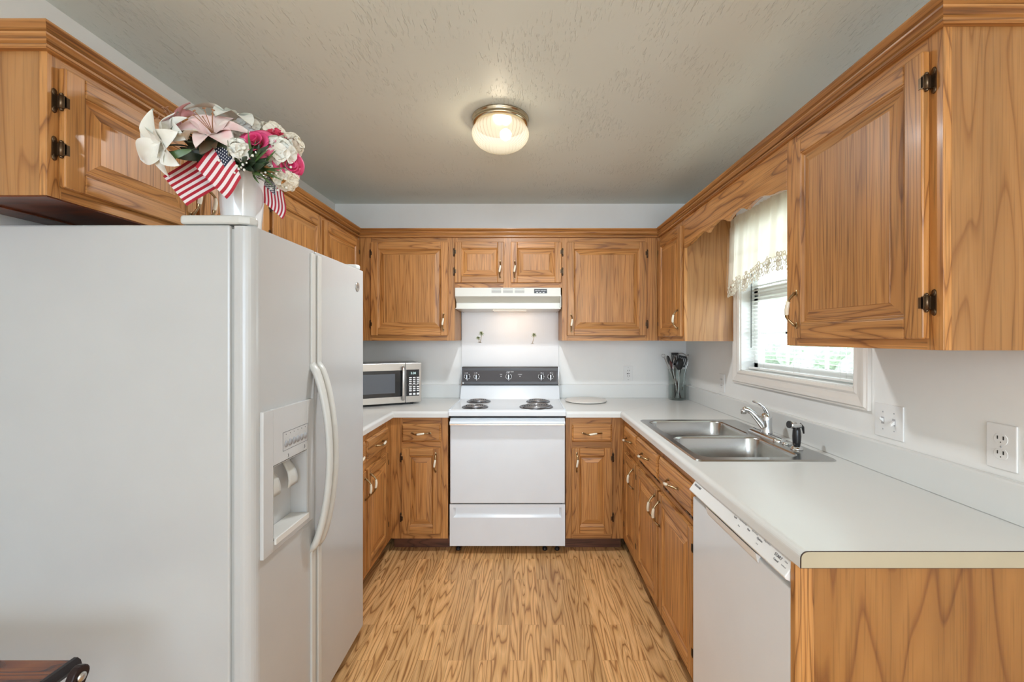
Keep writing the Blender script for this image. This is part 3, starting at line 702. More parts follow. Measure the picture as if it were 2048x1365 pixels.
D0, D1, DZ0, DZ1 = 1.272, 1.470, .79, 1.01       # dispenser niche opening
mb = MB(); P0 = dpoly(FN, SEAM-.003, .034, .006)
near = [(-.80, FN)] + [p for p in P0[1:10]] + [(FX, D0), (-.80, D0)]
far = [(-.80, D1), (FX, D1)] + P0[10:]
mb.prism(P0, 2, .055, DZ0); mb.prism(P0, 2, DZ1, FH); mb.prism(near, 2, DZ0, DZ1); mb.prism(far, 2, DZ0, DZ1)
fd = obj('freezer_door', mb, fridge_white, fr)
P1 = dpoly(SEAM+.003, FF, .006, .016)
rd = obj('fresh_food_door', MB().prism(P1, 2, .055, FH), fridge_white, fr, bevel=.003)
# dispenser bezel, niche, paddles, buttons
B0, B1, BZ0, BZ1 = 1.224, 1.509, .757, 1.177
bz = MB(); x0, x1 = FX-.001, FX+.010
bz.box((x0, B0, BZ0), (x1, D0, BZ1)); bz.box((x0, D1, BZ0), (x1, B1, BZ1)); bz.box((x0, D0, DZ1), (x1, D1, BZ1)); bz.box((x0, D0, BZ0), (x1, D1, DZ0))
disp_white = plain('dispenser_white', (0.53, 0.535, 0.535), 0.18, coat=.3)
dz = obj('dispenser_bezel', bz, disp_white, fd, bevel=.0015)
nc = MB(); xb = FX-.10+.055
xb = -.797
q = .002
nc.box((xb, D0+q, DZ0+q), (xb+.002, D1-q, DZ1-q)); nc.box((xb, D0+q, DZ0+q), (x1-.001, D0+q+.001, DZ1-q)); nc.box((xb, D1-q-.001, DZ0+q), (x1-.001, D1-q, DZ1-q)); nc.box((xb, D0+q, DZ1-q-.001), (x1-.001, D1-q, DZ1-q))
obj('dispenser_niche', nc, disp_white, fd)
tr = MB(); tr.box((xb+.003, D0+.004, DZ0+.003), (x1+.006, D1-.004, DZ0+.007)); tr.box((x1+.001, D0+.001, DZ0-.012), (x1+.008, D1-.001, DZ0+.006))
obj('drip_tray', tr, plain('pale_grey_tray', (.66, .65, .62), .3), fd, bevel=.001)
for yc in (1.315, 1.415):
    pd = MB(); pd.grid(lambda u, v, yc=yc: (xb + .006 + .030*math.sin(v*PI*.5)+.006*math.sin(v*PI), yc + (u-.5)*(.036+.022*v), DZ1-.012 - .092*v), 4, 8)
    obj('paddle', pd, fridge_plastic, fd, solid=.004)
cp_ = MB(); y0, y1, z0, z1 = 1.322, 1.474, 1.040, 1.098; t = .0012
for a, b in (((y0, z0), (y1, z0+t)), ((y0, z1-t), (y1, z1)), ((y0, z0), (y0+t, z1)), ((y1-t, z0), (y1, z1))): cp_.box((x1, a[0], a[1]), (x1+.0006, b[0], b[1]))
obj('control_outline', cp_, grey_ink, fd)
for i in range(6):
    y = 1.340 + i*.0232
    bb = MB().lathe([(.0088, 0), (.0085, .002), (1e-7, .0024)], (x1, y, 1.060), 16, 0, M=Matrix(((0,0,1),(1,0,0),(0,1.25,0))))
    obj('button', bb, plain('grey_button', (.34, .35, .37), .4) if i == 0 else bpy.data.materials['grey_button'], fd)
    lt = MB().lathe([(.002, 0), (1e-7, .001)], (x1, y, 1.089), 8, 0, M=Matrix(((0,0,1),(1,0,0),(0,1,0))))
    obj('indicator', lt, grey_ink, fd)
    mk = MB().box((x1, y-.006, 1.0765), (x1+.0004, y+.006, 1.0785)); obj('button_caption', mk, light_ink, fd)
for y in (1.352, 1.452):
    text('lock_mark', '3', .016, grey_ink, fd, frame((x1+.0006, y, 1.020 if y < 1.4 else 1.024), (0, 1, 0), (0, 0, 1)))
# bowed handles and the trim strips they run into
def fridge_handle(yc, sgn, parent):
    z0, z1 = .640, 1.296; n = 26; hb = MB()
    pts = []
    for i in range(n+1):
        t = i/n; bow = math.sin(PI*t)**.62
        pts.append((FX - .004 + .066*bow, yc, z0 + (z1-z0)*t))
    rad = [.017 - .003*math.sin(PI*i/n) for i in range(n+1)]
    hb.tube(pts, rad, 12, flat=(1.0, .78))
    obj('handle', hb, fridge_plastic, parent)
    for za, zb in ((.06, z0+.01), (z1-.01, FH-.012)):
        obj('handle_trim', MB().box((FX-.002, yc-.014, za), (FX+.007, yc+.014, zb)), fridge_plastic, parent, bevel=.003)
fridge_handle(SEAM-.022, -1, fd); fridge_handle(SEAM+.024, 1, rd)
# hinge covers on top, round badge
hc = MB().prism([(-.955, FN+.004), (-.79, FN+.002), (-.765, FN+.012), (-.755, FN+.03), (-.765, FN+.052), (-.80, FN+.062), (-.955, FN+.062)], 2, 1.703, 1.729)
obj('hinge_cover', hc, fridge_plastic, fr, bevel=.008, seg=3)
hp = MB().lathe([(.014, 1.697), (.014, 1.703), (1e-7, 1.704)], (-.772, FN+.032, 0), 14); obj('hinge_pin', hp, gasket, fr)
hc = MB().prism([(-.955, FF-.058), (-.80, FF-.058), (-.765, FF-.048), (-.757, FF-.03), (-.765, FF-.012), (-.80, FF-.002), (-.955, FF-.002)], 2, 1.699, 1.722)
obj('hinge_cover', hc, fridge_plastic, fr, bevel=.007, seg=3)
bd = MB().lathe([(.021, 0), (.020, .003), (.018, .0036), (1e-7, .0036)], (FX, 1.932, 1.615), 28, 0, M=Matrix(((0,0,1),(1,0,0),(0,1,0))))
bg_ = obj('badge', bd, plain('silver_badge', (.50, .50, .48), .3, metal=.8), rd)
text('badge_monogram', 'GE', .017, grey_ink, bg_, frame((FX+.0039, 1.932, 1.615), (0, 1, 0), (0, 0, 1)))

# ---------------------------------------------------------------- range
RX0, RX1 = -.4865, .2595; RC = (RX0+RX1)/2
rg = thing('range', 'white freestanding electric coil range with dark control panel', 'stove', (RC, 3.05, 0))
obj('body', MB().box((RX0+.006, 2.80, .05), (RX1-.006, 3.37, .885)), white_app, rg, bevel=.003)
ck = MB()
ckp = [(2.742, .889), (2.742, .915), (2.746, .922), (2.754, .926), (2.775, .9285), (2.787, .9265), (3.235, .9265), (3.30, 1.028), (3.375, 1.028), (3.375, .889)]
ck.prism(ckp, 0, RX0, RX1)
obj('cooktop', ck, white_app, rg, bevel=.0025)
rm = MB()
for x in (RX0, RX1-.012): rm.box((x, 2.756, .9262), (x+.012, 3.232, .9310))
obj('side_rim', rm, white_app, rg, bevel=.002)
# back control panel
pb = MB(); pb.prism([(3.285, 1.030), (3.297, 1.022), (3.372, 1.022), (3.372, 1.163), (3.312, 1.163), (3.300, 1.158)], 0, RX0+.004, RX1-.004)
cpn = obj('control_panel', pb, panel_brown, rg, bevel=.003)
fy = lambda z: 3.285 + (3.300-3.285)*(z-1.030)/(1.158-1.030)
bandm = MB(); bandm.hexa([(RX0+.018, fy(1.052)-.0012, 1.052), (RX1-.018, fy(1.052)-.0012, 1.052), (RX1-.018, fy(1.052)+.002, 1.052), (RX0+.018, fy(1.052)+.002, 1.052), (RX0+.018, fy(1.136)-.0012, 1.136), (RX1-.018, fy(1.136)-.0012, 1.136), (RX1-.018, fy(1.136)+.002, 1.136), (RX0+.018, fy(1.136)+.002, 1.136)])
obj('smoked_band', bandm, panel_grey, rg)
for x in (RX0+.001, RX1-.007):
    obj('panel_end_trim', MB().box((x, 3.283, 1.020), (x+.006, 3.373, 1.166)), chrome, rg, bevel=.002)
def knob(x, z, r, marks):
    y = fy(z)-.001; My = Matrix(((1,0,0),(0,0,-1),(0,1,0)))
    k = MB().lathe([(r, 0), (r, .006), (r*.92, .012), (r*.88, .018), (1e-7, .019)], (x, y, z), 24, 0, M=My)
    k.box((x-r*.28, y-.030, z-r*.95), (x+r*.28, y-.016, z+r*.95), 1)
    o = obj('knob', k, [black_pl, plain('pale_knob_grip', (.45, .46, .47), .3, metal=.6) if 'pale_knob_grip' not in bpy.data.materials else bpy.data.materials['pale_knob_grip']], rg)
    ringm = MB()
    for i in range(marks):
        a0 = R(35) + i*(2*PI-R(70))/marks; a1 = a0 + (2*PI-R(70))/marks*.72
        q = []
        for rr in (r*1.16, r*1.38):
            for j in range(4): a = a0 + (a1-a0)*j/3; q.append((x + rr*math.sin(a), fy(z + rr*math.cos(a))-.0022, z + rr*math.cos(a)))
        n = ringm.add(q)
        for j in range(3): ringm.face([n+j, n+j+1, n+5+j, n+4+j])
    obj('dial_ring', ringm, white_ink, o)
    y = fy(z)
    w = MB().box((x-.004, y-.001, z+r*1.45), (x+.004, y, z+r*1.45+.006)); w.box((x-.003, y-.0062, z-r*1.75), (x+.003, y-.004, z-r*1.45))
    w.box((x+.006 if x > RC else x-.020, y-.001, z+r*1.5), (x+.020 if x > RC else x-.006, y, z+r*1.5+.003)); obj('dial_mark', w, white_ink, o)
for px in (934.3, 953.2, 1082.4, 1101.0): knob((px-1050)*3.29/865, 1.091, .0165, 7)
knob((1017.4-1050)*3.29/865, 1.091, .017, 11)
for x, nm, s in ((RC-.069, 'OFF', .010), (RC+.075, 'CLEAN', .010), (RC, 'OVEN TEMP', .010)):
    z = 1.106 if nm != 'OVEN TEMP' else 1.126
    text('panel_lettering', nm, s, white_ink, rg, frame((x, fy(z)-.0016, z), (1,0,0), (0,0,1)))
for x in (RC-.069, RC+.075):
    obj('indicator_lamp', MB().sphere((x, fy(1.092)-.002, 1.092), .004, 8), white_ink, rg)
obj('panel_sticker', MB().lathe([(.006, 0), (.006, .0015), (1e-7, .0016)], (RX0+.016, fy(1.045)-.001, 1.042), 12, 0, M=Matrix(((1,0,0),(0,0,-1),(0,1,0)))), white_ink, rg)
# coil burners in their pans
def burner(x, y, r, turns, tilt=0):
    z = .9272
    p = MB().lathe([(1e-7, z-.004), (r*.35, z-.004), (r*.85, z+.0005), (r*1.10, z+.004), (r*1.17, z+.0045), (r*1.20, z+.002), (r*1.20, z)], (x, y, 0), 36)
    b = obj('burner', p, [plain('burner_pan', (.16, .16, .17), .25, metal=.8)] if 'burner_pan' not in bpy.data.materials else bpy.data.materials['burner_pan'], rg)
    n = turns*26; pts = []
    for i in range(n+1):
        a = 2*PI*turns*i/n; rr = r*(.16 + .84*i/n)
        px, py = rr*math.cos(a), rr*math.sin(a)
        pts.append((x + px, y + py, z + .010 + tilt*px + tilt*.5*py))
    obj('coil', MB().tube(pts, .0042, 6, flat=(1, .8)), coil_mat, b)
    s = MB()
    for a in (PI/2, PI/2+2*PI/3, PI/2+4*PI/3): s.box((-.001, 0, 0), (.001, r*.97, .004)) if False else s.tube([(x, y, z+.0055), (x + r*.98*math.cos(a), y + r*.98*math.sin(a), z+.0055+tilt*r*math.cos(a))], .0016, 4)
    obj('coil_support', s, steel_lt, b)
burner(-.333, 3.115, .072, 4); burner(.094, 3.115, .072, 4); burner(-.330, 2.862, .073, 4); burner(.075, 2.872, .094, 5, .06)
# oven door, handle, drawer, feet
od = MB(); od.box((RX0+.008, 2.760, .328), (RX1-.004, 2.796, .874)); d_ = obj('oven_door', od, white_app, rg, bevel=.006, seg=3)
hb = MB(); hb.prism([(2.722, .838), (2.722, .848), (2.728, .858), (2.760, .864), (2.760, .836), (2.730, .834)], 0, RX0+.010, RX1-.006)
obj('door_handle', hb, white_app, d_, bevel=.003)
obj('handle_strip', MB().box((RX0+.014, 2.7185, .836), (RX1-.010, 2.7225, .845)), chrome, d_, bevel=.001)
obj('vent_gap', MB().box((RX0+.01, 2.772, .874), (RX1-.01, 2.80, .890)), dark_gap, rg)
dw = MB()
zs0, zs1 = .056, .322; rec0, rec1 = .238, .302; xa, xb_ = RX0+.006, RX1-.004
dw.box((xa, 2.762, zs0), (xb_, 2.796, rec0)); dw.box((xa, 2.762, rec1), (xb_, 2.796, zs1)); dw.box((xa, 2.762, rec0), (xa+.022, 2.796, rec1)); dw.box((xb_-.022, 2.762, rec0), (xb_, 2.796, rec1))
sd = obj('storage_drawer', dw, white_app, rg)
pk = MB(); n = pk.add([(xa+.022, 2.762, rec0), (xb_-.022, 2.762, rec0), (xb_-.022, 2.762, rec1), (xa+.022, 2.762, rec1), (xa+.036, 2.776, rec0+.012), (xb_-.036, 2.776, rec0+.012), (xb_-.036, 2.784, rec1-.008), (xa+.036, 2.784, rec1-.008)])
for q in ((0,1,5,4),(1,2,6,5),(2,3,7,6),(3,0,4,7),(4,5,6,7)): pk.face([n+i for i in q])
obj('drawer_pull', pk, white_app, sd)
obj('door_gap', MB().box((RX0+.02, 2.775, .318), (RX1-.02, 2.80, .334)), dark_gap, rg)
for x in (RX0+.05, RX1-.13, RX1-.05):
    obj('foot', MB().lathe([(.016, 0), (.016, .012), (.008, .014), (.008, .056)], (x, 2.83, 0), 12), black_pl, rg)
obj('toe_panel_or_shade', MB().box((RX0+.02, 2.90, .01), (RX1-.02, 2.91, .055)), dark_gap, rg)  # dark sheet added as the shade beneath the range

# ---------------------------------------------------------------- splash panel, hood
sp = thing('splash_panel', 'glossy white splash panel with palm decals behind the range', 'backsplash', (RC, 3.39, 1.2))
obj('sheet', MB().box((-.495, 3.386, 1.035), (.262, 3.398, 1.640)), splash_mat, sp)
for x in (-.482, .249): obj('screw', MB().lathe([(.006, 0), (.005, .003), (1e-7, .0035)], (x, 3.386, 1.590), 10, 0, M=Matrix(((1,0,0),(0,0,-1),(0,1,0)))), dark_gap, sp)
def palm(x, z0, z1, crown_r, lean, fronds, parent, seed):
    rn = random.Random(seed); y = 3.3852
    p = []; n = 8
    for i in range(n+1): t = i/n; p.append((x + lean*t + .006*math.sin(t*2.5), z0 + (z1-z0)*t))
    m = MB()
    for (a, b), i in zip(zip(p, p[1:]), range(n)):
        w0, w1 = .0034 - .0018*i/n, .0034 - .0018*(i+1)/n
        k = m.add([(a[0]-w0, y, a[1]), (a[0]+w0, y, a[1]), (b[0]+w1, y, b[1]), (b[0]-w1, y, b[1])]); m.face([k, k+1, k+2, k+3])
    k = m.add([(x-.016, y, z0-.002), (x+.018, y, z0), (x+.004, y, z0+.004)]); m.face([k, k+1, k+2])
    obj('palm_trunk', m, palm_brown, parent, solid=.0004)
    f = MB(); cx, cz = p[-1]
    for i in range(fronds):
        a = 2*PI*i/fronds + rn.uniform(-.2, .2); L_ = crown_r*rn.uniform(.8, 1.1)
        pts = []
        for j in range(5): t = j/4; pts.append((cx + L_*t*math.cos(a), cz + L_*t*math.sin(a)*.9 - L_*.35*t*t))
        for j in range(4):
            w0 = .0034*math.sin(PI*(j/4*.9+.1)); w1 = .0034*math.sin(PI*((j+1)/4*.9+.1))
            nx, nz = -math.sin(a), math.cos(a)
            k = f.add([(pts[j][0]-nx*w0, y, pts[j][1]-nz*w0), (pts[j][0]+nx*w0, y, pts[j][1]+nz*w0), (pts[j+1][0]+nx*w1, y, pts[j+1][1]+nz*w1), (pts[j+1][0]-nx*w1, y, pts[j+1][1]-nz*w1)]); f.face([k, k+1, k+2, k+3])
    obj('palm_fronds', f, palm_green, parent, solid=.0004)
palm(-.352, 1.346, 1.425, .024, .006, 9, sp, 1); palm(-.360, 1.350, 1.388, .020, -.010, 8, sp, 2)
palm(.056, 1.340, 1.412, .024, .010, 9, sp, 3)
hd = thing('range_hood', 'almond white range hood with vents and black switch plate', 'range hood', (RC, 3.2, 1.6))
HX, HY = -.494, 3.045; HW = .252
hm = MB()
hp_ = [(HY, 1.740), (HY, 1.678), (3.105, 1.640), (3.105, 1.597), (3.385, 1.588), (3.385, 1.740)]
hm.prism(hp_, 0, HX, HW); ho = obj('hood_shell', hm, hood_white, hd, bevel=.003)
ep_ = MB().prism([(HY, 1.690), (HY, 1.600), (3.09, 1.590), (3.385, 1.588), (3.385, 1.69)], 0, HW-.0005, HW+.0025); obj('end_plate', ep_, hood_white, hd)
bp_ = MB(); bp_.hexa([(HX+.002, 3.06, 1.592), (HW, 3.06, 1.592), (HW, 3.384, 1.586), (HX+.002, 3.384, 1.586), (HX+.002, 3.06, 1.597), (HW, 3.06, 1.597), (HW, 3.384, 1.590), (HX+.002, 3.384, 1.590)])
obj('bottom_pan', bp_, hood_white, hd)
for g in range(3):
    for r_ in range(4):
        x = -.236 + g*.082; z = 1.733 - r_*.0093
        obj('vent_slot', MB().box((x, HY-.0008, z-.0025), (x+.068, HY+.002, z)), plain('vent_grey', (.10, .095, .085), .6) if 'vent_grey' not in bpy.data.materials else bpy.data.materials['vent_grey'], hd)
sw = obj('switch_plate', MB().box((.064, HY-.0012, 1.700), (.155, HY+.002, 1.730)), black_pl, hd)
for x in (.086, .108, .131): obj('switch_button', MB().box((x-.006, HY-.004, 1.703), (x+.006, HY-.001, 1.708)), white_ink, sw)
for x, s in ((.080, 'FAN'), (.108, 'ON OFF'), (.137, 'LIGHT')): text('switch_lettering', s, .0095, white_ink, sw, frame((x, HY-.0016, 1.7185), (1,0,0), (0,0,1)))
obj('light_lens', MB().box((-.23, 3.085, 1.578), (.01, 3.18, 1.590)), hood_lens, hd, bevel=.004)
hl = area('hood_lamp', (-.08, 3.20, 1.574), (-.08, 3.33, 1.2), .30, .08, 0.40, (1, .70, .48)); hl.parent = None

# ---------------------------------------------------------------- dishwasher
dwx = .612
dwt = thing('dishwasher', 'white dishwasher built in beside the end panel on the right', 'dishwasher', (.9, 1.28, 0))
obj('tub', MB().box((.65, .994, .02), (1.22, 1.572, .868)), gasket, dwt)
obj('door_panel', MB().box((.610, .994, .105), (.65, 1.572, .812)), white_app, dwt, bevel=.004)
pp = [(.640, .874), (.622, .874), (.596, .838), (.600, .832), (.620, .822), (.640, .806)]
cpd = MB().prism([(x, z) for x, z in pp], 1, .994, 1.572)
cpo = obj('control_panel', cpd, white_plas, dwt, bevel=.002)
obj('finger_pocket', MB().prism([(.602, .826), (.616, .816), (.609, .800), (.606, .806)], 1, 1.13, 1.44), white_plas, cpo)
obj('toe_panel_or_shade', MB().box((.655, .994, .0), (.665, 1.572, .10)), toe_mat, dwt)
sv = Vector((.622-.596, 0, .874-.838)).normalized(); mid = lambda f: (.596 + .026*f - .0007, .838 + .036*f + .0004)
def dtext(s, size, y, f, mat):
    x, z = mid(f); return text('panel_lettering', s, size, mat, cpo, frame((x, y, z), (0, -1, 0), sv))
dtext('FRIGIDAIRE', .0105, 1.530, .62, grey_ink)
for s, y, f, z_ in (('Cycle', 1.262, .72, .007), ('Heavy Normal Light', 1.222, .80, .005), ('Rinse', 1.228, .45, .005), ('Heat', 1.185, .66, .007), ('Dry  Hi-Temp', 1.158, .78, .005), ('Options', 1.128, .64, .008), ('Delay 2-4-6 hr', 1.10, .80, .005), ('Lock', 1.128, .36, .005), ('START', 1.044, .62, .0105), ('Cancel', 1.044, .38, .007), ('Clean', 1.014, .66, .005), ('Sanitized', 1.014, .40, .005)):
    dtext(s, z_, y, f, grey_ink if s in ('START', 'Cancel') else light_ink if z_ < .006 else grey_ink)

# ---------------------------------------------------------------- sink, faucet, sprayer
def rrect(x0, x1, y0, y1, r, z, n=6):
    p = []
    for cx, cy, a0 in ((x1-r, y1-r, 0), (x0+r, y1-r, PI/2), (x0+r, y0+r, PI), (x1-r, y0+r, 1.5*PI)):
        for i in range(n+1): a = a0 + PI/2*i/n; p.append((cx + r*math.cos(a), cy + r*math.sin(a), z))
    return p
sk = thing('sink', 'stainless steel double-bowl sink set into the right countertop', 'sink', (.93, 2.07, .914))
SX0, SX1, SY0, SY1 = .655, 1.203, 1.654, 2.478; zt = .9195
bowls = [(.690, 1.090, 1.700, 2.045), (.690, 1.090, 2.080, 2.432)]
bm = bmesh.new(); edges = []
def loop_edges(pts):
    vs = [bm.verts.new(p) for p in pts]
    for i in range(len(vs)): edges.append(bm.edges.new((vs[i], vs[(i+1) % len(vs)])))
loop_edges(rrect(SX0+.006, SX1-.006, SY0+.006, SY1-.006, .02, zt))
for x0, x1, y0, y1 in bowls: loop_edges(rrect(x0-.004, x1+.004, y0-.004, y1+.004, .059, zt))
bmesh.ops.triangle_fill(bm, edges=edges, use_beauty=True)
m = MB(); idx = {}
for v in bm.verts: idx[v] = m.add([v.co])
for f in bm.faces: m.face([idx[v] for v in f.verts])
bm.free()
n1 = m.add(rrect(SX0+.006, SX1-.006, SY0+.006, SY1-.006, .02, zt)); n2 = m.add(rrect(SX0, SX1, SY0, SY1, .024, .9145)); K = 28
for i in range(K): j = (i+1) % K; m.face([n1+i, n1+j, n2+j, n2+i], 0, True)
obj('rim', m, steel, sk)
for x0, x1, y0, y1 in bowls:
    m = MB(); rs = []
    for ins, z, r in ((-.004, zt, .059), (0, zt-.002, .055), (.003, zt-.008, .053), (.010, .80, .050), (.016, .755, .046), (.035, .741, .035), (.05, .739, .03)):
        rs.append(m.add(rrect(x0+ins, x1-ins, y0+ins, y1-ins, r, z)))
    for a, b in zip(rs, rs[1:]):
        for i in range(K): j = (i+1) % K; m.face([a+i, a+j, b+j, b+i], 0, True)
    m.face([rs[-1]+i for i in range(K)])
    b = obj('bowl', m, steel, sk)
    obj('drain', MB().lathe([(.045, .7395), (.042, .743), (.03, .741), (1e-7, .740)], ((x0+x1)/2, (y0+y1)/2, 0), 20), chrome, b)
fc = thing('faucet', 'chrome single-lever kitchen faucet at the back of the sink', 'faucet', (1.15, 2.06, zt))
m = MB(); pl = lambda ins, z: rrect(1.118+ins, 1.178-ins, 1.93+ins, 2.19-ins, .028-ins*.6, z)
rs = [m.add(pl(i_, z_)) for i_, z_ in ((0, zt), (0, zt+.006), (.004, zt+.012), (.012, zt+.016))]
for a, b in zip(rs, rs[1:]):
    for i in range(K): j = (i+1) % K; m.face([a+i, a+j, b+j, b+i], 0, True)
m.face([rs[-1]+i for i in range(K)])
obj('base_plate', m, chrome, fc)
obj('body', MB().lathe([(.027, zt+.012), (.025, zt+.02), (.023, zt+.05), (.0245, zt+.075), (.0235, zt+.095), (.017, zt+.107), (1e-7, zt+.110)], (1.150, 2.06, 0), 24), chrome, fc)
pts = [(1.152, 2.06, .945), (1.135, 2.064, .972), (1.112, 2.071, 1.004), (1.092, 2.077, 1.028), (1.076, 2.082, 1.040), (1.062, 2.086, 1.043), (1.055, 2.088, 1.036)]
obj('spout', MB().tube(pts, [.019, .018, .016, .0145, .0135, .013, .0125], 14), chrome, fc)
obj('aerator', MB().lathe([(.0125, 0), (.0135, -.004), (.0135, -.018), (.010, -.020)], (1.055, 2.088, 1.040), 14), steel_lt, fc)
pts = [(1.154, 2.06, 1.010), (1.150, 2.061, 1.036), (1.138, 2.064, 1.058), (1.118, 2.07, 1.074), (1.094, 2.077, 1.083)]
obj('lever', MB().tube(pts, [.019, .015, .011, .009, .007], 12, flat=(1, .6)), chrome, fc)
dk = thing('deck_cap', 'small chrome cap with slotted grille beside the faucet', 'sink cap', (1.147, 1.905, zt))
obj('cap', MB().lathe([(.020, zt), (.020, zt+.006), (.016, zt+.010), (1e-7, zt+.011)], (1.147, 1.895, 0), 18), chrome, dk)
sy = thing('sink_sprayer', 'black side sprayer with chrome head standing by the sink', 'sprayer', (1.140, 1.815, zt))
obj('holder', MB().lathe([(.024, zt), (.024, zt+.005), (.018, zt+.012), (.014, zt+.014)], (1.140, 1.815, 0), 18), chrome, sy)
obj('grip', MB().lathe([(.0125, zt+.012), (.0155, zt+.03), (.017, zt+.055), (.015, zt+.08), (.012, zt+.092), (1e-7, zt+.096)], (1.140, 1.815, 0), 18), black_pl, sy)
hv = Vector((-.92, -.05, .12)).normalized()
c0 = Vector((1.142, 1.815, zt+.100))
hdm = MB().tube([c0 - hv*.012, c0 + hv*.01, c0 + hv*.026, c0 + hv*.034], [.012, .0145, .0165, .0165], 16)
obj('spray_head', hdm, chrome, sy)
obj('spray_face', MB().tube([c0 + hv*.033, c0 + hv*.038], [.0158, .015], 16), black_pl, sy)
obj('trigger', MB().tube([c0 + Vector((.010, 0, .006)), c0 + Vector((.024, 0, -.008)), c0 + Vector((.028, 0, -.034))], [.007, .006, .003], 10), black_pl, sy)
# ---------------------------------------------------------------- microwave (local: front face at y=0, right front corner at origin)
mw = thing('microwave', 'stainless steel countertop microwave with black glass door in the left corner', 'microwave', (-.744, 3.105, .914), R(27))
W, D_, Z0, Z1 = .470, .285, .014, .294
obj('case', MB().box((-W, .018, Z0), (0, D_, Z1)), plain('grey_painted_steel', (.30, .32, .33), .35, metal=.6), mw, bevel=.004, local=True)
PW = .112
obj('door', MB().box((-W, 0, Z0), (-PW-.001, .020, Z1)), steel_lt, mw, bevel=.003, local=True)
obj('control_frame', MB().box((-PW, 0, Z0), (0, .020, Z1)), steel_lt, mw, bevel=.003, local=True)
obj('door_glass', MB().box((-W+.004, -.0012, Z0+.045), (-PW-.004, .002, Z1-.050)), black_gl, mw, local=True)
obj('window_screen', MB().box((-W+.07, -.0020, Z0+.072), (-PW-.072, 0, Z1-.074)), plain('dark_mesh_screen', (.10, .115, .14), .12, coat=.4), mw, local=True)
kp = obj('keypad', MB().box((-PW+.004, -.0015, Z0+.045), (-.016, .002, Z1-.048)), black_gl, mw, local=True)
ds = obj('display', MB().box((-PW+.022, -.0024, Z1-.088), (-.026, -.001, Z1-.060)), display_mat, kp)
text('display_digits', '3:00', .022, digit_mat, ds, frame((-.058, -.0026, Z1-.074), (1,0,0), (0,0,1)))
for r_ in range(4):
    for c_ in range(3):
        x = -PW+.034 + c_*.0265; z = Z1-.105 - r_*.0135
        obj('key', MB().box((x-.009, -.0022, z-.0035), (x+.009, -.001, z+.0035)), white_ink, kp)
for r_ in range(3):
    for c_ in range(3):
        x = -PW+.034 + c_*.0265; z = Z1-.170 - r_*.014
        obj('key', MB().box((x-.009, -.0022, z-.004), (x+.009, -.001, z+.004)), white_ink, kp)
obj('key_divider', MB().box((-PW+.022, -.0022, Z1-.1585), (-.022, -.001, Z1-.156)), white_ink, kp)
for c_ in range(3):
    x = -PW+.034 + c_*.0265; obj('key', MB().box((x-.009, -.0022, Z0+.052), (x+.009, -.001, Z0+.066)), white_ink, kp)
hb = MB(); hb.tube([(-PW-.020, -.001, Z0+.022), (-PW-.020, -.026, Z0+.03), (-PW-.020, -.030, Z0+.06), (-PW-.020, -.030, Z1-.06), (-PW-.020, -.026, Z1-.03), (-PW-.020, -.001, Z1-.022)], .0105, 12, flat=(1, .7))
obj('handle', hb, steel_lt, mw, local=True)
for x in (-W+.05, -.06):
    for y in (.04, D_-.04): obj('foot', MB().lathe([(.012, 0), (.014, Z0)], (x, y, 0), 12), black_pl, mw, local=True)

# ---------------------------------------------------------------- round white board, utensil jar
bd = MB().lathe([(1e-7, .9185), (.150, .9185), (.1535, .921), (.1535, .925), (.150, .9275), (1e-7, .9278)], (.452, 3.215, 0), 48)
for a in (0.6, 2.6, 4.7): bd.lathe([(.010, .914), (.010, .919)], (.452+.1*math.cos(a), 3.215+.1*math.sin(a), 0), 10)
tag(obj('round_board', bd, plain('off_white_board', (.76, .735, .69), .35)), 'round off-white board lying on the countertop right of the range', 'board')
JXc, JYc, JZ = 1.162, 3.300, .914
jar = MB(); rf = lambda t, z: 1 + .022*math.sin(t*10 + z*30) + .015*math.sin(z*210)
jar.lathe([(1e-7, JZ+.004), (.058, JZ+.001), (.064, JZ+.004), (.0655, JZ+.012), (.064, JZ+.08), (.064, JZ+.16), (.066, JZ+.22), (.068, JZ+.235), (.0655, JZ+.235), (.0615, JZ+.16), (.0605, JZ+.012), (1e-7, JZ+.010)], (JXc, JYc, 0), 40, rfun=rf)
tag(obj('utensil_jar', jar, jar_mat), 'clear textured glass jar in the back corner holding kitchen utensils', 'jar')
def utensil(name, label, foot, head, mats, build):
    """foot: dx,dy at the jar bottom; head: dx,dy,height of the neck"""
    t = thing(name, label, 'utensil', (JXc+foot[0], JYc+foot[1], JZ+.012), group='kitchen utensils in the glass jar')
    a = Vector((JXc+foot[0], JYc+foot[1], JZ+.014)); b = Vector((JXc+head[0], JYc+head[1], JZ+head[2]))
    d = (b-a).normalized()
    obj('handle', MB().tube([a, a+(b-a)*.55, b], [.0075, .0068, .0042], 8, flat=(1, .55)), mats[0], t)
    m = MB(); build(m, b, d); obj('head', m, mats[1], t); return t
